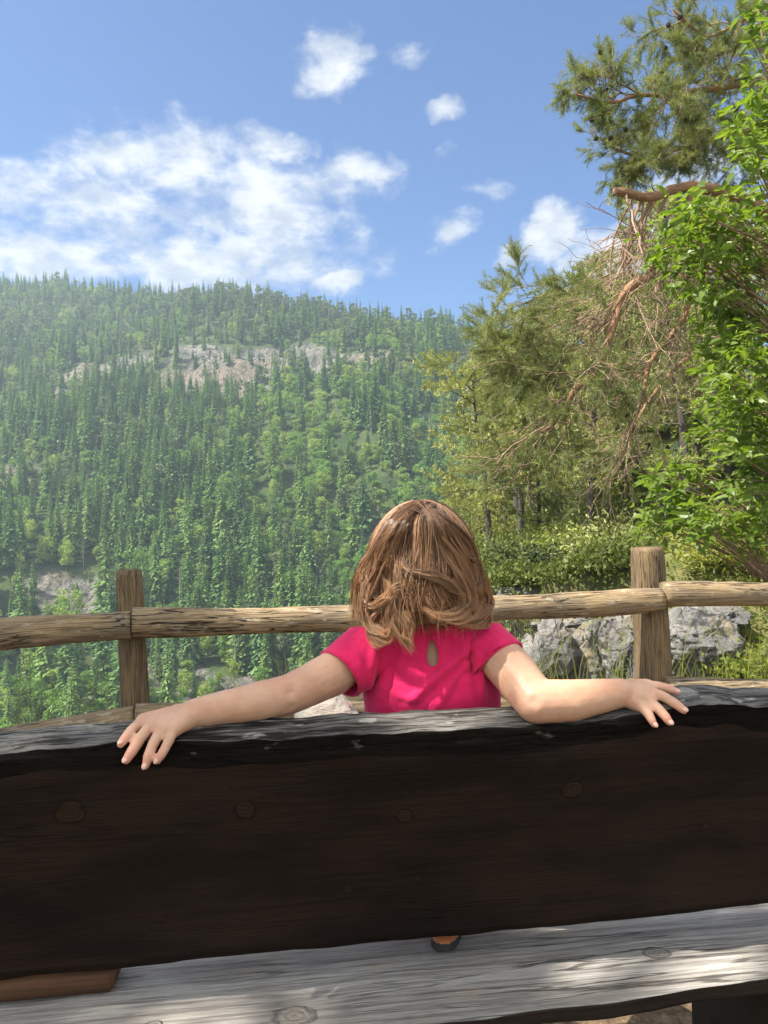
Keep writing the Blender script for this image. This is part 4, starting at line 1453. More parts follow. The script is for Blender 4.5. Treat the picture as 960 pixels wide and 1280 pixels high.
def sk_cone(bm_list, p0, r0, p1, r1, flat=None):
    """tapered capsule; flat=(ax, ay) squashes x and the other axis"""
    p0, p1 = np.asarray(p0, float), np.asarray(p1, float)
    d = p1 - p0
    L = np.linalg.norm(d)
    d /= L
    ex = np.array([1.0, 0, 0]) - d * d[0]
    if np.linalg.norm(ex) < 0.2:
        ex = np.array([0, 1.0, 0]) - d * d[1]
    ex /= np.linalg.norm(ex)
    ey = np.cross(d, ex)
    rx0, ry0 = (r0 if isinstance(r0, tuple) else (r0, r0))
    rx1, ry1 = (r1 if isinstance(r1, tuple) else (r1, r1))
    st = []
    for a in np.linspace(0, math.pi / 2, 6)[:-1]:
        st.append((-math.cos(a) * min(rx0, ry0), math.sin(a), 0.0))
    for a in np.linspace(0, 1, 8):
        st.append((a * L, 1.0, a))
    for a in np.linspace(math.pi / 2, 0, 6)[1:]:
        st.append((L + math.cos(a) * min(rx1, ry1), math.sin(a), 1.0))
    k = 20
    th = np.linspace(0, 2 * np.pi, k, endpoint=False)
    V = []
    for (h, f, a) in st:
        f = max(f, 0.02)
        rx, ry = rx0 + (rx1 - rx0) * a, ry0 + (ry1 - ry0) * a
        V.append(p0 + d * h + np.outer(np.cos(th) * rx * f, ex) + np.outer(np.sin(th) * ry * f, ey))
    n = len(V)
    V = np.concatenate(V + [p0[None] - d * min(rx0, ry0), p1[None] + d * min(rx1, ry1)])
    F = []
    for i in range(n - 1):
        for j in range(k):
            j2 = (j + 1) % k
            F.append([i * k + j, i * k + j2, (i + 1) * k + j2])
            F.append([i * k + j, (i + 1) * k + j2, (i + 1) * k + j])
    for j in range(k):
        j2 = (j + 1) % k
        F.append([n * k, j2, j])
        F.append([n * k + 1, (n - 1) * k + j, (n - 1) * k + j2])
    bm_list.append((V, np.array(F)))


def sk_build(pieces, voxel, smooth_it, name, factor=0.5):
    mb = MB()
    for V, F in pieces:
        mb.add(V, F)
    me = mb.mesh(name + '_raw', [], True)
    o = bpy.data.objects.new(name + '_raw', me)
    COL.objects.link(o)
    r = o.modifiers.new('r', 'REMESH')
    r.mode = 'VOXEL'
    r.voxel_size = voxel
    r.use_smooth_shade = True
    s = o.modifiers.new('s', 'SMOOTH')
    s.factor = factor
    s.iterations = smooth_it
    dg = bpy.context.evaluated_depsgraph_get()
    out = bpy.data.meshes.new_from_object(o.evaluated_get(dg))
    bpy.data.objects.remove(o)
    bpy.data.meshes.remove(me)
    out.name = name
    return out


def get_co(me):
    a = np.empty(len(me.vertices) * 3, np.float32)
    me.vertices.foreach_get('co', a)
    return a.reshape(-1, 3).astype(float)


def set_co(me, V):
    me.vertices.foreach_set('co', V.astype(np.float32).ravel())
    me.update()


def get_no(me):
    return np.array([v.normal[:] for v in me.vertices])


# materials
M_SKIN, n = new_mat('skin')
g = n.n('ShaderNodeTexCoord').outputs['Object']
b1 = n.noise(g, 22.0, 4, 0.6)
b2 = n.noise(g, 420.0, 4, 0.65)
b3 = n.noise(g, 75.0, 4, 0.65)
red = attr(n, 'red', False)
col = n.mix(n.ramp(b1, 0.35, 0.68), (0.56, 0.345, 0.235), (0.50, 0.275, 0.175))
col = n.mix(n.math('MULTIPLY', n.ramp(b3, 0.48, 0.70), 0.35), col, (0.52, 0.245, 0.16))
col = n.mix(n.math('MULTIPLY', red, 0.75), col, (0.60, 0.27, 0.21))
finish(n, principled(n, col, 0.46, n.math('ADD', b2, b3), 0.4, 0.0009, Subsurface_Weight=0.22, Subsurface_Radius=(1.0, 0.35, 0.2), Subsurface_Scale=0.008, Specular_IOR_Level=0.35))
M_SHIRT, n = new_mat('pink_jersey')
g = n.n('ShaderNodeTexCoord').outputs['Object']
wv = n.noise(n.scl(g, (900, 900, 420)), 1.0, 2, 0.5)
fz = n.noise(g, 70.0, 4, 0.6)
col = n.mix(n.ramp(fz, 0.3, 0.7), (0.64, 0.016, 0.104), (0.56, 0.012, 0.088))
finish(n, principled(n, col, 0.85, n.math('ADD', n.math('MULTIPLY', wv, 0.4), fz), 0.35, 0.0012, Sheen_Weight=0.25, Sheen_Roughness=0.5, Sheen_Tint=(1, 0.5, 0.7, 1), Specular_IOR_Level=0.2))
M_TROUSER, n = new_mat('khaki_cotton')
g = n.n('ShaderNodeTexCoord').outputs['Object']
fz = n.noise(g, 90.0, 5, 0.6)
fw = n.noise(n.scl(g, (30, 30, 70)), 1.0, 3, 0.6, 1.0)
finish(n, principled(n, n.mix(fz, (0.34, 0.315, 0.27), (0.26, 0.245, 0.21)), 0.9, n.math('ADD', fw, n.math('MULTIPLY', fz, 0.3)), 0.7, 0.006))
M_TRIM, n = new_mat('brown_trim')
finish(n, principled(n, (0.16, 0.06, 0.05), 0.8))
M_SHOE, n = new_mat('orange_shoe_leather')
finish(n, principled(n, (0.36, 0.11, 0.035), 0.5))
M_SOLE, n = new_mat('dark_shoe_sole')
finish(n, principled(n, (0.02, 0.02, 0.02), 0.8))
M_EYE, n = new_mat('eye')
finish(n, principled(n, (0.7, 0.68, 0.65), 0.2))
M_IRIS, n = new_mat('iris')
finish(n, principled(n, (0.05, 0.03, 0.02), 0.2))
M_HAIR, n = new_mat('brown_hair')
r = attr(n, 'rnd', False)
al = attr(n, 'gr')
sx = n.n('ShaderNodeSeparateXYZ', None, Vector=al).outputs[0]
base = n.mix(n.ramp(r, 0.0, 1.0), (0.11, 0.058, 0.033), (0.56, 0.35, 0.21))
gold = n.mix(r, (0.44, 0.25, 0.115), (0.76, 0.50, 0.27))
col = n.mix(n.math('MULTIPLY', n.ramp(sx, 0.45, 1.0), 0.55), base, gold)
p = principled(n, col, 0.38, Specular_IOR_Level=0.55)
tr = n.n('ShaderNodeBsdfTranslucent', None, Color=n.mix(1.0, col, (1.5, 1.2, 0.8), 'MULTIPLY')).outputs[0]
mx = n.n('ShaderNodeMixShader', None, i0=0.28)
n.set(mx, 1, p)
n.set(mx, 2, tr)
finish(n, mx.outputs[0])

# --- body
bd = []
HC = P(528, 704, 1.10)
sk_ell(bd, HC, (0.0605, 0.082, 0.084))
sk_ell(bd, HC + [0, 0.032, -0.046], (0.050, 0.046, 0.042))      # cheeks and jaw
sk_ell(bd, HC + [0, 0.066, -0.066], (0.020, 0.016, 0.015))      # chin
sk_cone(bd, HC + [0, 0.080, 0.004], 0.007, HC + [0, 0.091, -0.020], 0.010)   # nose
for sx_ in (-1, 1):
    sk_ell(bd, HC + [sx_ * 0.063, 0.004, -0.016], (0.010, 0.018, 0.026))
    sk_ell(bd, HC + [sx_ * 0.034, 0.058, -0.034], (0.024, 0.020, 0.022))
    sk_ell(bd, HC + [sx_ * 0.009, 0.079, -0.045], (0.013, 0.007, 0.005))
    sk_ell(bd, HC + [sx_ * 0.008, 0.078, -0.053], (0.010, 0.007, 0.005))
NK = P(529, 792, 1.088)
sk_cone(bd, NK, 0.035, HC + [0, -0.005, -0.05], 0.036)
PEL = np.array([0.070, 1.195, 0.478])
CH = np.array([0.0615, 1.094, 0.742])
sk_cone(bd, PEL, (0.086, 0.068), CH, (0.086, 0.056))
sk_cone(bd, CH, (0.086, 0.054), CH + [0, 0, 0.065], (0.06, 0.040))
SL, SR = P(462, 806, 1.086), P(606, 803, 1.086)
sk_cone(bd, SL, 0.028, SR, 0.028)
EL, ER = P(364, 867, 1.020), P(670, 877, 0.990)
WL, WR = P(242, 892, 0.968), P(776, 866, 1.010)
sk_cone(bd, SL, 0.031, P(416, 842, 1.055), 0.031)
sk_cone(bd, P(416, 842, 1.055), 0.031, EL, 0.0265)
sk_cone(bd, EL, 0.0265, P(325, 877, 0.996), 0.0262)
sk_cone(bd, P(325, 877, 0.996), 0.0262, WL, 0.0190)
sk_cone(bd, SR, 0.031, P(640, 838, 1.04), 0.032)
sk_cone(bd, P(640, 838, 1.04), 0.032, ER, 0.0285)
sk_cone(bd, ER, 0.0285, P(712, 876, 0.996), 0.0275)
sk_cone(bd, P(712, 876, 0.996), 0.0275, WR, 0.0190)
HANDS = [
    (WL, [[(179, 901, .955), (165, 913, .936), (157, 922, .918), (151, 930, .908)],
          [(189, 907, .942), (174, 925, .920), (164, 941, .906), (158, 950, .902)],
          [(203, 911, .934), (192, 929, .914), (185, 946, .902), (182, 957, .899)],
          [(217, 912, .929), (210, 928, .913), (202, 943, .902), (197, 951, .900)]],
     [(221, 891, .985), (206, 896, .990), (194, 900, .985)]),
    (WR, [[(808, 857, 1.030), (824, 858, 1.026), (836, 861, 1.020), (846, 865, 1.014)],
          [(812, 865, 1.016), (832, 872, 1.000), (846, 881, .987), (855, 888, .981)],
          [(809, 875, 1.005), (823, 886, .988), (832, 896, .978), (837, 903, .975)],
          [(801, 883, .999), (811, 893, .982), (815, 901, .976), (818, 906, .974)]],
     [(790, 858, 1.035), (804, 859, 1.045), (815, 862, 1.045)])]
FR = [(0.0078, 0.0070, 0.0062, 0.0050), (0.0080, 0.0072, 0.0064, 0.0052), (0.0078, 0.0070, 0.0062, 0.0050), (0.0070, 0.0062, 0.0055, 0.0046)]
TIPS = []
for W_, fing, thumb in HANDS:
    mc = []
    for ch, fr in zip(fing, FR):
        pts = [P(*q) for q in ch]
        mc.append(pts[0])
        sk_cone(bd, W_ * 0.75 + pts[0] * 0.25, 0.0150, pts[0], 0.0100)
        for a in range(3):
            sk_cone(bd, pts[a], fr[a], pts[a + 1], fr[a + 1])
        TIPS.append(pts[3])
    for a in range(3):
        m_ = (mc[a] + mc[a + 1]) / 2
        sk_cone(bd, W_ * 0.6 + m_ * 0.4, 0.0130, m_ * 0.9 + W_ * 0.1, 0.0082)
    th_ = [P(*q) for q in thumb]
    sk_cone(bd, W_, 0.0145, th_[0], 0.0115)
    sk_cone(bd, th_[0], 0.0105, th_[1], 0.0082)
    sk_cone(bd, th_[1], 0.0080, th_[2], 0.0062)
KL = P(404, 897, 1.285)
AL = np.array([-0.115, 1.40, 0.44])
HL, HR = np.array([0.025, 1.21, 0.475]), np.array([0.118, 1.21, 0.475])
KR = np.array([0.215, 1.375, 0.475])
AR = np.array([0.105, 1.165, 0.438])
for a, b, r0, r1 in ((HL, KL, 0.050, 0.040), (KL, AL, 0.038, 0.024), (HR, KR, 0.050, 0.040), (KR, AR, 0.038, 0.024)):
    sk_cone(bd, a, r0, b, r1)
sk_cone(bd, AL, 0.022, AL + [-0.015, 0.085, -0.022], 0.016)
sk_cone(bd, AR, 0.022, P(556, 1182, 1.075), 0.014)
bme = sk_build(bd, 0.0020, 7, 'person')
V = get_co(bme)
N = get_no(bme)
# dimples and creases of the elbows and knuckles
for c0, rad, dep in ((P(364, 866, 0.992), 0.006, 0.0026), (P(362, 883, 0.995), 0.006, 0.0022), (P(668, 876, 0.962), 0.007, 0.0020)):
    dd = np.linalg.norm(V - c0, axis=1)
    V -= N * (dep * np.exp(-(dd / rad) ** 2))[:, None]
for W_, fing, thumb in HANDS:
    for ch in fing:
        c0 = P(*ch[0]) + np.array([0, -0.004, 0.009])
        dd = np.linalg.norm(V - c0, axis=1)
        V -= N * (0.0010 * np.exp(-(dd / 0.0045) ** 2))[:, None]
V += N * (0.0004 * fbm(V * 60, 3))[:, None]
set_co(bme, V)
red = np.zeros(len(V))
for t_ in TIPS:
    red = np.maximum(red, np.exp(-(np.linalg.norm(V - t_, axis=1) / 0.012) ** 2))
for c0 in (EL, ER):
    red = np.maximum(red, 0.35 * np.exp(-(np.linalg.norm(V - c0, axis=1) / 0.03) ** 2))
a = bme.attributes.new('red', 'FLOAT', 'POINT')
a.data.foreach_set('value', red.astype(np.float32))
bme.materials.clear()
bme.materials.append(M_SKIN)
for p_ in bme.polygons:
    p_.material_index = 0
person = bpy.data.objects.new('person', bme)
COL.objects.link(person)
tag(person, 'small child in a pink T-shirt seen from behind, arms spread along the backrest', 'child')


def child_part(name, me, mats):
    me.materials.clear()
    for m_ in mats:
        me.materials.append(m_)
    o = bpy.data.objects.new(name, me)
    COL.objects.link(o)
    o.parent = person
    return o


# nails
NAIL, n = new_mat('finger_nail')
finish(n, principled(n, (0.60, 0.36, 0.29), 0.28, Specular_IOR_Level=0.5))
for W_, fing, thumb in HANDS:
    for ch, fr in zip(fing, FR):
        p2, p3 = P(*ch[2]), P(*ch[3])
        ax_ = (p3 - p2) / np.linalg.norm(p3 - p2)
        up_ = np.array([0, -0.75, 0.66])
        up_ = up_ - ax_ * (up_ @ ax_)
        up_ /= np.linalg.norm(up_)
        sd_ = np.cross(ax_, up_)
        rot_ = Matrix((sd_, ax_, up_)).transposed()
        ev = []
        c0 = p3 + ax_ * fr[3] * 0.15 + up_ * (fr[3] * 0.80)
        bmn = bmesh.new()
        bmesh.ops.create_icosphere(bmn, subdivisions=2, radius=1.0)
        VN = np.array([v.co[:] for v in bmn.verts]) * np.array([fr[3] * 0.68, fr[3] * 0.85, 0.0011])
        FN = np.array([[v.index for v in f.verts] for f in bmn.faces])
        bmn.free()
        mb = MB()
        mb.add(VN @ np.array(rot_).T + c0, FN)
        mb.build('finger_nail', NAIL, person)
# --- shirt
sh = []
sk_cone(sh, PEL + [0, 0, -0.02], (0.098, 0.080), CH, (0.0965, 0.068))
sk_cone(sh, CH, (0.0965, 0.066), CH + [0, -0.004, 0.055], (0.075, 0.050))
sk_cone(sh, P(466, 805, 1.086), 0.035, P(604, 802, 1.086), 0.035)
NB = P(529, 784, 1.088)
sk_cone(sh, P(474, 803, 1.086), 0.031, NB, 0.042)
sk_cone(sh, P(596, 800, 1.086), 0.031, NB, 0.042)
sme = sk_build(sh, 0.0024, 12, 'shirt')
sl0, sl1 = P(466, 808, 1.086), P(405, 858, 1.045)
sr0, sr1 = P(602, 805, 1.086), P(646, 846, 1.040)
SLV = []
HEMS = []
for a_, b_, c_o, no_ in ((sl0, sl1, P(423, 843, 1.06), P(408, 856, 1.04) - P(440, 828, 1.07)), (sr0, sr1, P(631, 820, 1.058), P(646, 836, 1.045) - P(618, 802, 1.075))):
    pc = []
    sk_cone(pc, a_, 0.0385, b_, 0.0370)
    m_ = sk_build(pc, 0.0024, 4, 'sleeve')
    b2_ = bmesh.new()
    b2_.from_mesh(m_)
    bmesh.ops.bisect_plane(b2_, geom=b2_.verts[:] + b2_.edges[:] + b2_.faces[:], plane_co=Vector(c_o), plane_no=Vector(no_), clear_outer=True)
    bmesh.ops.bisect_plane(b2_, geom=b2_.verts[:] + b2_.edges[:] + b2_.faces[:], plane_co=Vector(a_ - (b_ - a_) * 0.15), plane_no=Vector(a_ - b_), clear_outer=True)
    HEMS.append(np.array([v.co[:] for v in b2_.verts if v.is_boundary and abs((v.co - Vector(c_o)).dot(Vector(no_).normalized())) < 0.001]))
    b2_.to_mesh(m_)
    b2_.free()
    SLV.append(m_)
bm = bmesh.new()
for m_ in [sme] + SLV:
    bm.from_mesh(m_)
bm.to_mesh(sme)
bm.free()
V = get_co(sme)
N = get_no(sme)


def fold(pts, width, height, taper=True):
    """soft ridge along a line of photo points on the back of the shirt"""
    q = np.array([P(px_, py_, 1.03) for px_, py_ in pts])[:, [0, 2]]
    X = V[:, [0, 2]]
    best = np.full(len(X), 9.0)
    ft = np.zeros(len(X))
    m_ = len(q) - 1
    for i_ in range(m_):
        ab = q[i_ + 1] - q[i_]
        t_ = np.clip(((X - q[i_]) @ ab) / (ab @ ab), 0, 1)
        dd = np.linalg.norm(X - (q[i_] + t_[:, None] * ab), axis=1)
        up = dd < best
        best[up] = dd[up]
        ft[up] = (i_ + t_[up]) / m_
    e_ = np.sin(np.pi * np.clip(ft, 0.02, 0.98)) if taper else 1.0
    return height * np.exp(-(best / width) ** 2) * e_ * (V[:, 1] < 1.10)


dsp = 0.0016 * fbm(V * np.array([26, 26, 14]), 3)
for pts, wd, ht in ([((612, 795), (570, 828), (535, 856), (505, 884)), .0055, .0060], [((604, 815), (565, 850), (545, 886)), .0050, .0040],
                    [((470, 800), (462, 840), (458, 885)), .0050, .0050], [((486, 812), (480, 850), (470, 885)), .0045, .0028],
                    [((596, 800), (600, 840), (607, 885)), .0050, .0050], [((585, 790), (580, 820), (590, 868)), .0045, .0032],
                    [((500, 835), (520, 850), (545, 858)), .0060, .0028], [((470, 860), (500, 872), (530, 876)), .0050, .0028],
                    [((440, 812), (452, 838), (452, 862)), .0050, .0035], [((628, 800), (618, 825), (612, 845)), .0050, .0035],
                    [((560, 795), (552, 815), (560, 840)), .0045, .0022], [((515, 800), (505, 822), (488, 840)), .0050, .0022]):
    dsp += 1.35 * fold(pts, wd, ht)
    dsp -= 0.6 * fold([(a_ + 9, b_ + 5) for a_, b_ in pts], wd, ht)
V += N * dsp[:, None]
set_co(sme, V)
bm = bmesh.new()
bm.from_mesh(sme)


def cut(co, no, only=None):
    geom = bm.verts[:] + bm.edges[:] + bm.faces[:]
    if only is not None:
        fs = [f for f in bm.faces if only(f.calc_center_median())]
        vs = {v for f in fs for v in f.verts}
        es = {e for f in fs for e in f.edges}
        geom = list(vs) + list(es) + fs
    bmesh.ops.bisect_plane(bm, geom=geom, plane_co=Vector(co), plane_no=Vector(no), clear_outer=True)


cut(P(529, 781, 1.055), (0, 0.22, 1.0))
# keyhole slit under the collar
KC = P(541, 818, 1.03)
KA, KB = 0.0082, 0.0185


def key_r(v):
    dz = (v.z - KC[2]) / KB
    wdt = KA * (1 - 0.25 * dz)
    return ((v.x - KC[0]) / wdt) ** 2 + dz * dz


bmesh.ops.delete(bm, geom=[f for f in bm.faces if f.calc_center_median().y < 1.085 and key_r(f.calc_center_median()) < 1.0], context='FACES')
for v in bm.verts:
    if v.is_boundary and v.co.y < 1.085 and key_r(v.co) < 2.2:
        k_ = math.sqrt(max(1e-6, key_r(v.co)))
        v.co.x = KC[0] + (v.co.x - KC[0]) / k_
        v.co.z = KC[2] + (v.co.z - KC[2]) / k_
# rolled hems
hem = [v for v in bm.verts if v.is_boundary]
for v in hem:
    v.co += v.normal * 0.0008
for f in bm.faces:
    f.smooth = True
    f.material_index = 0
bm.to_mesh(sme)
bm.free()
so = child_part('shirt', sme, [M_SHIRT])
sd = so.modifiers.new('thickness', 'SOLIDIFY')
sd.thickness = 0.0022
sd.offset = 1.0

def ring_tube(pts, r, name):
    c = pts.mean(0)
    u_, s__, vt = np.linalg.svd(pts - c)
    a_ = np.arctan2((pts - c) @ vt[1], (pts - c) @ vt[0])
    bins = np.linspace(-math.pi, math.pi, 41)[:-1]
    rad_ = np.linalg.norm(pts - c, axis=1)
    o_ = np.argsort(a_)
    rr_ = np.interp(bins, a_[o_], rad_[o_], period=2 * math.pi)
    loop = c + (np.cos(bins) * rr_)[:, None] * vt[0] + (np.sin(bins) * rr_)[:, None] * vt[1]
    V, F, gr = tube(np.concatenate([loop, loop[:2]]), r, 8, False)
    mb = MB()
    mb.add(V, F, 0, gr)
    mb.build(name, M_SHIRT, so)


for h_ in HEMS:
    ring_tube(h_, 0.0017, 'sleeve_hem')
SV = get_co(sme)
kb = []
for a_ in np.linspace(0, 2 * math.pi, 33):
    dz = math.sin(a_)
    x_, z_ = KC[0] + KA * 1.06 * (1 - 0.25 * dz) * math.cos(a_), KC[2] + KB * 1.03 * dz
    dd = np.hypot(SV[:, 0] - x_, SV[:, 2] - z_) + 10.0 * (SV[:, 1] > 1.085)
    near_ = np.argsort(dd)[:4]
    kb.append([x_, SV[near_, 1].mean() - 0.0016, z_])
kb = np.array(kb)
kb[:, 1] = np.convolve(np.concatenate([kb[-3:-1, 1], kb[:, 1], kb[1:3, 1]]), np.ones(5) / 5, 'valid')
V, F, gr = tube(kb, 0.0012, 6, False)
mb = MB()
mb.add(V, F, 0, gr)
mb.build('keyhole_binding', M_SHIRT, so)
mb = MB()
sk_b = []
sk_ell(sk_b, kb[8] + np.array([0.0015, -0.0022, 0.003]), (0.0036, 0.0020, 0.0036))
mb.add(*sk_b[0])
mb.build('button', M_SHIRT, so)

# --- trousers, shoes
tr_ = []
sk_cone(tr_, PEL + [0, 0.004, -0.01], (0.094, 0.078), PEL + [0, -0.03, 0.05], (0.093, 0.076))
for a, b, r0, r1 in ((HL, KL, 0.064, 0.051), (KL, AL + [0, 0, 0.02], 0.049, 0.034), (HR, KR, 0.064, 0.050), (KR, AR + (KR - AR) * 0.15, 0.048, 0.034)):
    sk_cone(tr_, a, r0, b, r1)
tme = sk_build(tr_, 0.004, 5, 'trousers')
V = get_co(tme)
N = get_no(tme)
V += N * (0.0035 * fbm(V * np.array([22, 22, 40]), 3))[:, None]
set_co(tme, V)
to = child_part('trousers', tme, [M_TROUSER])
mb = MB()
pth = smooth_path([KL + np.array([0.043, -0.012, 0.028]), KL + np.array([0.054, -0.030, 0.0]), KL + np.array([0.060, -0.05, -0.03])], 8)
V, F, gr = tube(pth, 0.0018, 6)
mb.add(V, F, 0, gr)
mb.build('trouser_seam', M_TRIM, to)
for A_, toe in ((AL, AL + np.array([-0.018, 0.10, -0.026])), (AR, P(555, 1180, 1.062))):
    sp2 = []
    low = min(A_[2], toe[2])
    sk_cone(sp2, A_ + [0, 0, -0.008], 0.027, toe, 0.019)
    me = sk_build(sp2, 0.003, 6, 'shoe')
    V = get_co(me)
    V[:, 2] = np.maximum(V[:, 2], 0.3935)
    set_co(me, V)
    me.materials.clear()
    o = child_part('shoe', me, [M_SHOE, M_SOLE])
    for f in me.polygons:
        f.material_index = 1 if f.center.z < 0.403 else 0
for sx_ in (-1, 1):
    ev = []
    sk_ell(ev, HC + [sx_ * 0.030, 0.0665, -0.004], (0.0125, 0.0125, 0.0105))
    mb = MB()
    mb.add(*ev[0])
    eo = mb.build('eye', M_EYE, person)
    ev = []
    sk_ell(ev, HC + [sx_ * 0.030, 0.0765, -0.004], (0.0055, 0.0035, 0.0055))
    mb = MB()
    mb.add(*ev[0])
    mb.build('iris', M_IRIS, eo)

# --- hair
hr = MB()
HRAD = np.array([0.0620, 0.0855, 0.0865])
bm = bmesh.new()
bmesh.ops.create_icosphere(bm, subdivisions=5, radius=1.0)
keep = [f for f in bm.faces if not (f.calc_center_median().y > 0.45 and f.calc_center_median().z < 0.42) and f.calc_center_median().z > -0.55]
bmesh.ops.delete(bm, geom=[f for f in bm.faces if f not in set(keep)], context='FACES')
V = np.array([v.co[:] for v in bm.verts]) * HRAD + HC
F = np.array([[v.index for v in f.verts] for f in bm.faces])
bm.free()
hr.add(V, F, 0, np.zeros_like(V), 0.05)
NPT = 22
tt = np.linspace(0, 1, NPT)


def lock(phi, th0, zend, off0, off1, curl_r, curl_n, ph0, ph1=None, curl_from=0.5, drift=0.0, inward=0.0):
    """guide line of one lock: phi 0 is the back of the head"""
    TH1 = R(98)
    n_a = 0.60
    pts = []
    for t in tt:
        off = off0 + (off1 - off0) * t ** 1.3
        ph = phi + drift * t
        if t < n_a:
            th = th0 + (TH1 - th0) * (t / n_a)
            d_ = np.array([math.sin(th) * math.sin(ph), -math.sin(th) * math.cos(ph), math.cos(th)])
            p = HC + d_ * (HRAD + off)
        else:
            q = (t - n_a) / (1 - n_a)
            d_ = np.array([math.sin(TH1) * math.sin(ph), -math.sin(TH1) * math.cos(ph), math.cos(TH1)])
            p = HC + d_ * (HRAD + off)
            p[2] = p[2] * (1 - q) + zend * q
            out_ = np.array([math.sin(ph), -math.cos(ph), 0])
            p = p - out_ * inward * q ** 1.5
        if t > curl_from:
            q = (t - curl_from) / (1 - curl_from)
            out_ = np.array([math.sin(ph), -math.cos(ph), 0])
            sd_ = np.array([math.cos(ph), math.sin(ph), 0])
            a_ = ph0 + curl_n * 6.283 * q
            amp = curl_r * q ** 0.7
            p = p + out_ * amp * (math.cos(a_) - 0.2) + sd_ * amp * math.sin(a_) * 0.9 + np.array([0, 0, 1.0]) * amp * 0.45 * math.sin(a_ + 1.0)
        pts.append(p)
    return np.array(pts)


STR_P, STR_R, STR_C = [], [], []


def strands(guide, n_s, spread, r0, hue):
    T, A, B = frames(guide)
    for k in range(n_s):
        a_ = rng.random() * 6.283
        q = math.sqrt(rng.random())
        prof_ = spread * (0.55 + 0.75 * np.sin(np.pi * np.clip(tt, 0, 1) * 0.75)) * (1 - 0.45 * tt ** 3)
        tw = a_ + 0.8 * tt
        ww = rng.normal(size=3) * 0.0012
        off = A * (np.cos(tw) * q * prof_)[:, None] + B * (np.sin(tw) * q * prof_ * 0.7)[:, None]
        off += np.sin(tt * (5 + 5 * rng.random()) + rng.random() * 6)[:, None] * ww[None] * tt[:, None] * 1.6
        L = 0.74 + 0.26 * math.sqrt(rng.random())
        f = tt * L * (NPT - 1)
        i_ = np.minimum(f.astype(int), NPT - 2)
        w_ = (f - i_)[:, None]
        full_ = guide + off
        STR_P.append(full_[i_] * (1 - w_) + full_[i_ + 1] * w_)
        STR_R.append(r0 * (0.75 + 0.5 * rng.random()))
        STR_C.append(np.clip(hue + rng.normal() * 0.22, 0, 1))


zt_ = HC[2]
def hp(px_, py_, out=0.0):
    """point on the outside of the hair as the photo shows it"""
    Y = 1.02
    for _ in range(4):
        x = P(px_, py_, Y)[0] - HC[0]
        Y = HC[1] - (0.098 + out) * math.sqrt(max(0.02, 1 - (x / 0.104) ** 2))
    return P(px_, py_, Y)


def drawn(pts, n_s, spread, hue, r0=0.00031, out=0.0, jit=3.0):
    g_ = np.array([hp(a_ + jit * rng.normal(), b_ + jit * rng.normal(), (c_[0] if c_ else out)) for a_, b_, *c_ in pts])
    strands(smooth_path(g_, NPT), int(n_s * 1.4), spread, r0, hue)


for k in range(330):
    phi = rng.uniform(-math.pi, math.pi)
    ab = abs(phi)
    front = ab > R(128)
    th0 = R(rng.uniform(5, 80)) if not front else R(rng.uniform(4, 38))
    mid = 1 - sstep(0.35, 0.75, np.array([ab]))[0]
    side = sstep(0.7, 1.4, np.array([ab]))[0]
    zend = zt_ - 0.070 - 0.034 * rng.random() + mid * (0.030 + 0.012 * rng.random()) - 0.006 * side - (0.012 if -0.9 < phi < -0.25 else 0.0)
    if front:
        zend = zt_ - 0.06 + 0.03 * rng.random()
    hue = np.clip(0.45 + 0.36 * rng.normal(), 0, 1)
    lay = rng.random()
    gdl = lock(phi, th0, zend, 0.0005 + 0.003 * lay, 0.010 + 0.012 * lay + 0.011 * side, 0.007 + 0.019 * rng.random(), rng.uniform(0.6, 1.5) * random.choice((-1, 1)), rng.random() * 6.28,
               curl_from=rng.uniform(0.55, 0.75), drift=rng.normal() * 0.16, inward=0.018 + 0.012 * rng.normal())
    strands(gdl, 26, 0.0085, 0.00030, hue)
# short under layer at the nape, strand colour darkened as the hollow's shade
for k in range(60):
    gdl = lock(rng.uniform(-0.9, 0.9), R(rng.uniform(70, 92)), zt_ - 0.085 - 0.020 * rng.random(), 0.0, 0.004, 0.004, 0.6, rng.random() * 6.28, inward=0.030)
    strands(gdl, 16, 0.0075, 0.00040, 0.06)
# drawn locks: the roll at the nape, the curls beside it, the tail, and the turned-in ends at the right
for k in range(9):
    drawn([(498, 690, -0.012), (506, 708, -0.002), (526, 718, 0.006), (548, 724, 0.009), (568, 733, 0.010), (579, 748, 0.008), (571, 764, 0.004), (550, 769, 0.0), (531, 760, -0.006)], 14, 0.0034, 0.55 + 0.2 * rng.normal(), out=0.006 + 0.004 * rng.normal())
for k in range(7):
    drawn([(545, 672, -0.008), (562, 700, 0.0), (576, 722), (586, 745), (580, 764), (562, 773), (540, 770), (526, 760)], 16, 0.0036, 0.6 + 0.2 * rng.normal(), out=0.004 + 0.004 * rng.normal())
for k in range(7):
    drawn([(500, 690, -0.010), (497, 715, 0.0), (498, 738), (490, 756), (486, 772), (494, 790), (508, 804), (516, 816)], 15, 0.0034, 0.6 + 0.2 * rng.normal(), out=0.004 + 0.003 * rng.normal(), jit=2.5)
for k in range(6):
    drawn([(520, 700, -0.010), (505, 722, -0.002), (495, 745), (497, 765), (510, 782), (512, 800), (520, 814)], 12, 0.0030, 0.45 + 0.2 * rng.normal(), out=0.002, jit=3.0)
for k in range(9):
    drawn([(470, 690, -0.010), (458, 715, 0.0), (456, 738), (466, 755), (482, 752), (490, 738), (480, 724)], 14, 0.0036, 0.6 + 0.2 * rng.normal(), out=0.003 + 0.004 * rng.normal(), jit=4)
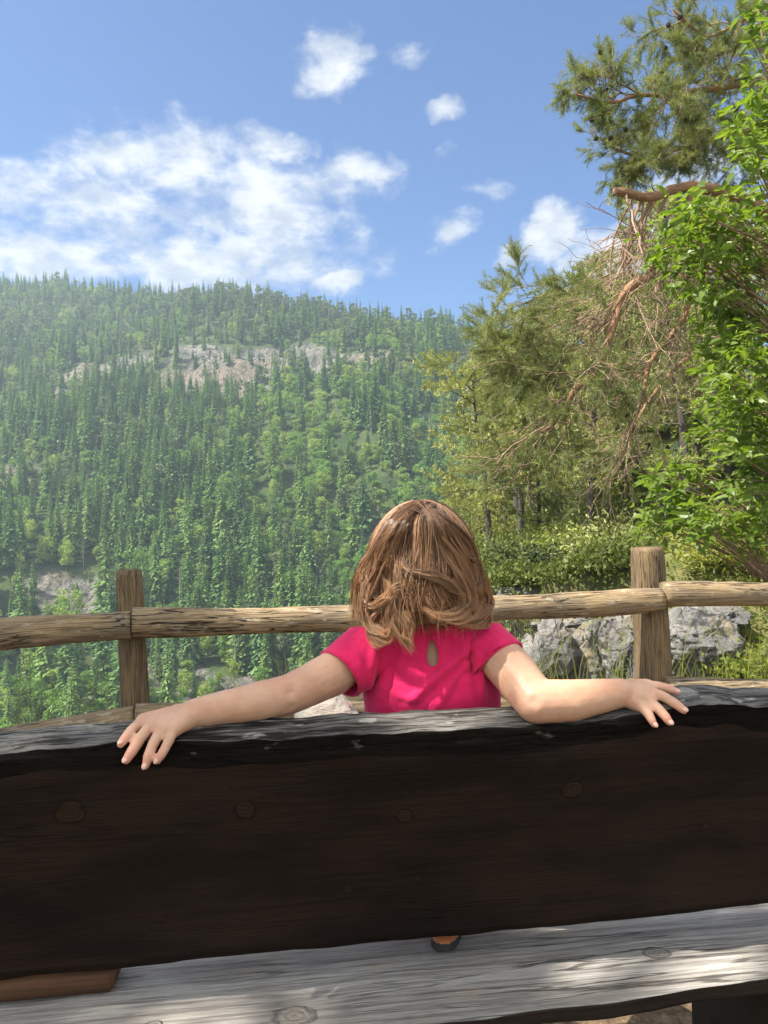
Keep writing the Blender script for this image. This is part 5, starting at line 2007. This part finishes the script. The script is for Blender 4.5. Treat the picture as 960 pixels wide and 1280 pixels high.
for k in range(9):
    drawn([(476, 705), (460, 738), (455, 768), (464, 790), (480, 795), (492, 784), (488, 768)], 14, 0.0036, 0.6 + 0.2 * rng.normal(), out=0.001 + 0.004 * rng.normal(), jit=4.5)
for k in range(8):
    drawn([(500, 735), (482, 752), (468, 772), (462, 790), (474, 806), (488, 806)], 12, 0.0034, 0.5 + 0.2 * rng.normal(), out=-0.002 + 0.004 * rng.normal(), jit=4)
for k in range(10):
    drawn([(578, 672, -0.010), (594, 704, -0.002), (606, 730), (609, 752), (600, 768), (584, 773), (568, 766)], 15, 0.0040, 0.65 + 0.2 * rng.normal(), out=0.002 + 0.004 * rng.normal(), jit=4)
for k in range(8):
    drawn([(560, 675), (578, 705), (590, 730), (596, 750), (592, 768), (576, 776), (556, 772)], 15, 0.0036, 0.55 + 0.2 * rng.normal(), out=0.003 + 0.004 * rng.normal(), jit=4)
for k in range(6):
    drawn([(588, 696), (600, 708), (598, 728), (588, 738), (580, 728), (584, 714)], 12, 0.0028, 0.35 + 0.2 * rng.normal(), out=0.004, jit=3)
for k in range(5):
    drawn([(596, 745), (606, 762), (610, 775), (602, 782), (590, 780)], 12, 0.0030, 0.7, out=-0.004, jit=4)
for k in range(8):
    drawn([(470, 680), (454, 708), (446, 735), (443, 760), (447, 782)], 8, 0.0022, 0.8, out=-0.004, jit=3)
# long smooth locks from the parting
for k in range(40):
    q_ = rng.random()
    x1 = 455 + 150 * q_
    drawn([(528 + 9 * rng.normal(), 631, -0.06), (528 + (x1 - 528) * 0.55, 655), (528 + (x1 - 528) * 0.85, 685), (x1, 722), (x1 + 6 * rng.normal(), 750)], 14, 0.0048, 0.55 + 0.25 * rng.normal(), out=-0.006 + 0.004 * rng.normal(), jit=2.5)
# loose flyaways
for k in range(320):
    gdl = lock(rng.uniform(-2.0, 2.0), R(rng.uniform(5, 80)), zt_ - 0.06 - 0.05 * rng.random(), 0.005, 0.018 + 0.020 * rng.random(), 0.014 * rng.random(), rng.uniform(0.3, 1.5), rng.random() * 6.28, drift=rng.normal() * 0.35)
    strands(gdl, 1, 0.004, 0.00026, 0.7)
SP = np.array(STR_P)
ns = len(SP)
T = np.gradient(SP, axis=1)
T /= np.linalg.norm(T, axis=2, keepdims=True) + 1e-12
ref = np.broadcast_to(np.array([0.31, 0.2, 0.93]), T.shape)
A = np.cross(T, ref)
A /= np.linalg.norm(A, axis=2, keepdims=True) + 1e-9
B = np.cross(T, A)
rad = np.array(STR_R)[:, None, None] * (1 - 0.75 * tt ** 4)[None, :, None]
rings = [SP + rad * (A * math.cos(a_) + B * math.sin(a_)) for a_ in (0, 2.0944, 4.18879)]
HV = np.stack(rings, 2)                      # ns, NPT, 3, 3
gr = np.zeros(HV.shape)
gr[..., 0] = tt[None, :, None]
base = (np.arange(ns) * NPT * 3)[:, None, None] + (np.arange(NPT - 1) * 3)[None, :, None]
j = np.arange(3)[None, None]
j2 = (j + 1) % 3
HF = np.stack([base + j, base + j2, base + 3 + j2, base + 3 + j], -1).reshape(-1, 4)
hr.add(HV.reshape(-1, 3), HF, 0, gr.reshape(-1, 3), np.repeat(np.array(STR_C), NPT * 3))
hr.build('hair', M_HAIR, person)
print('strands', ns)
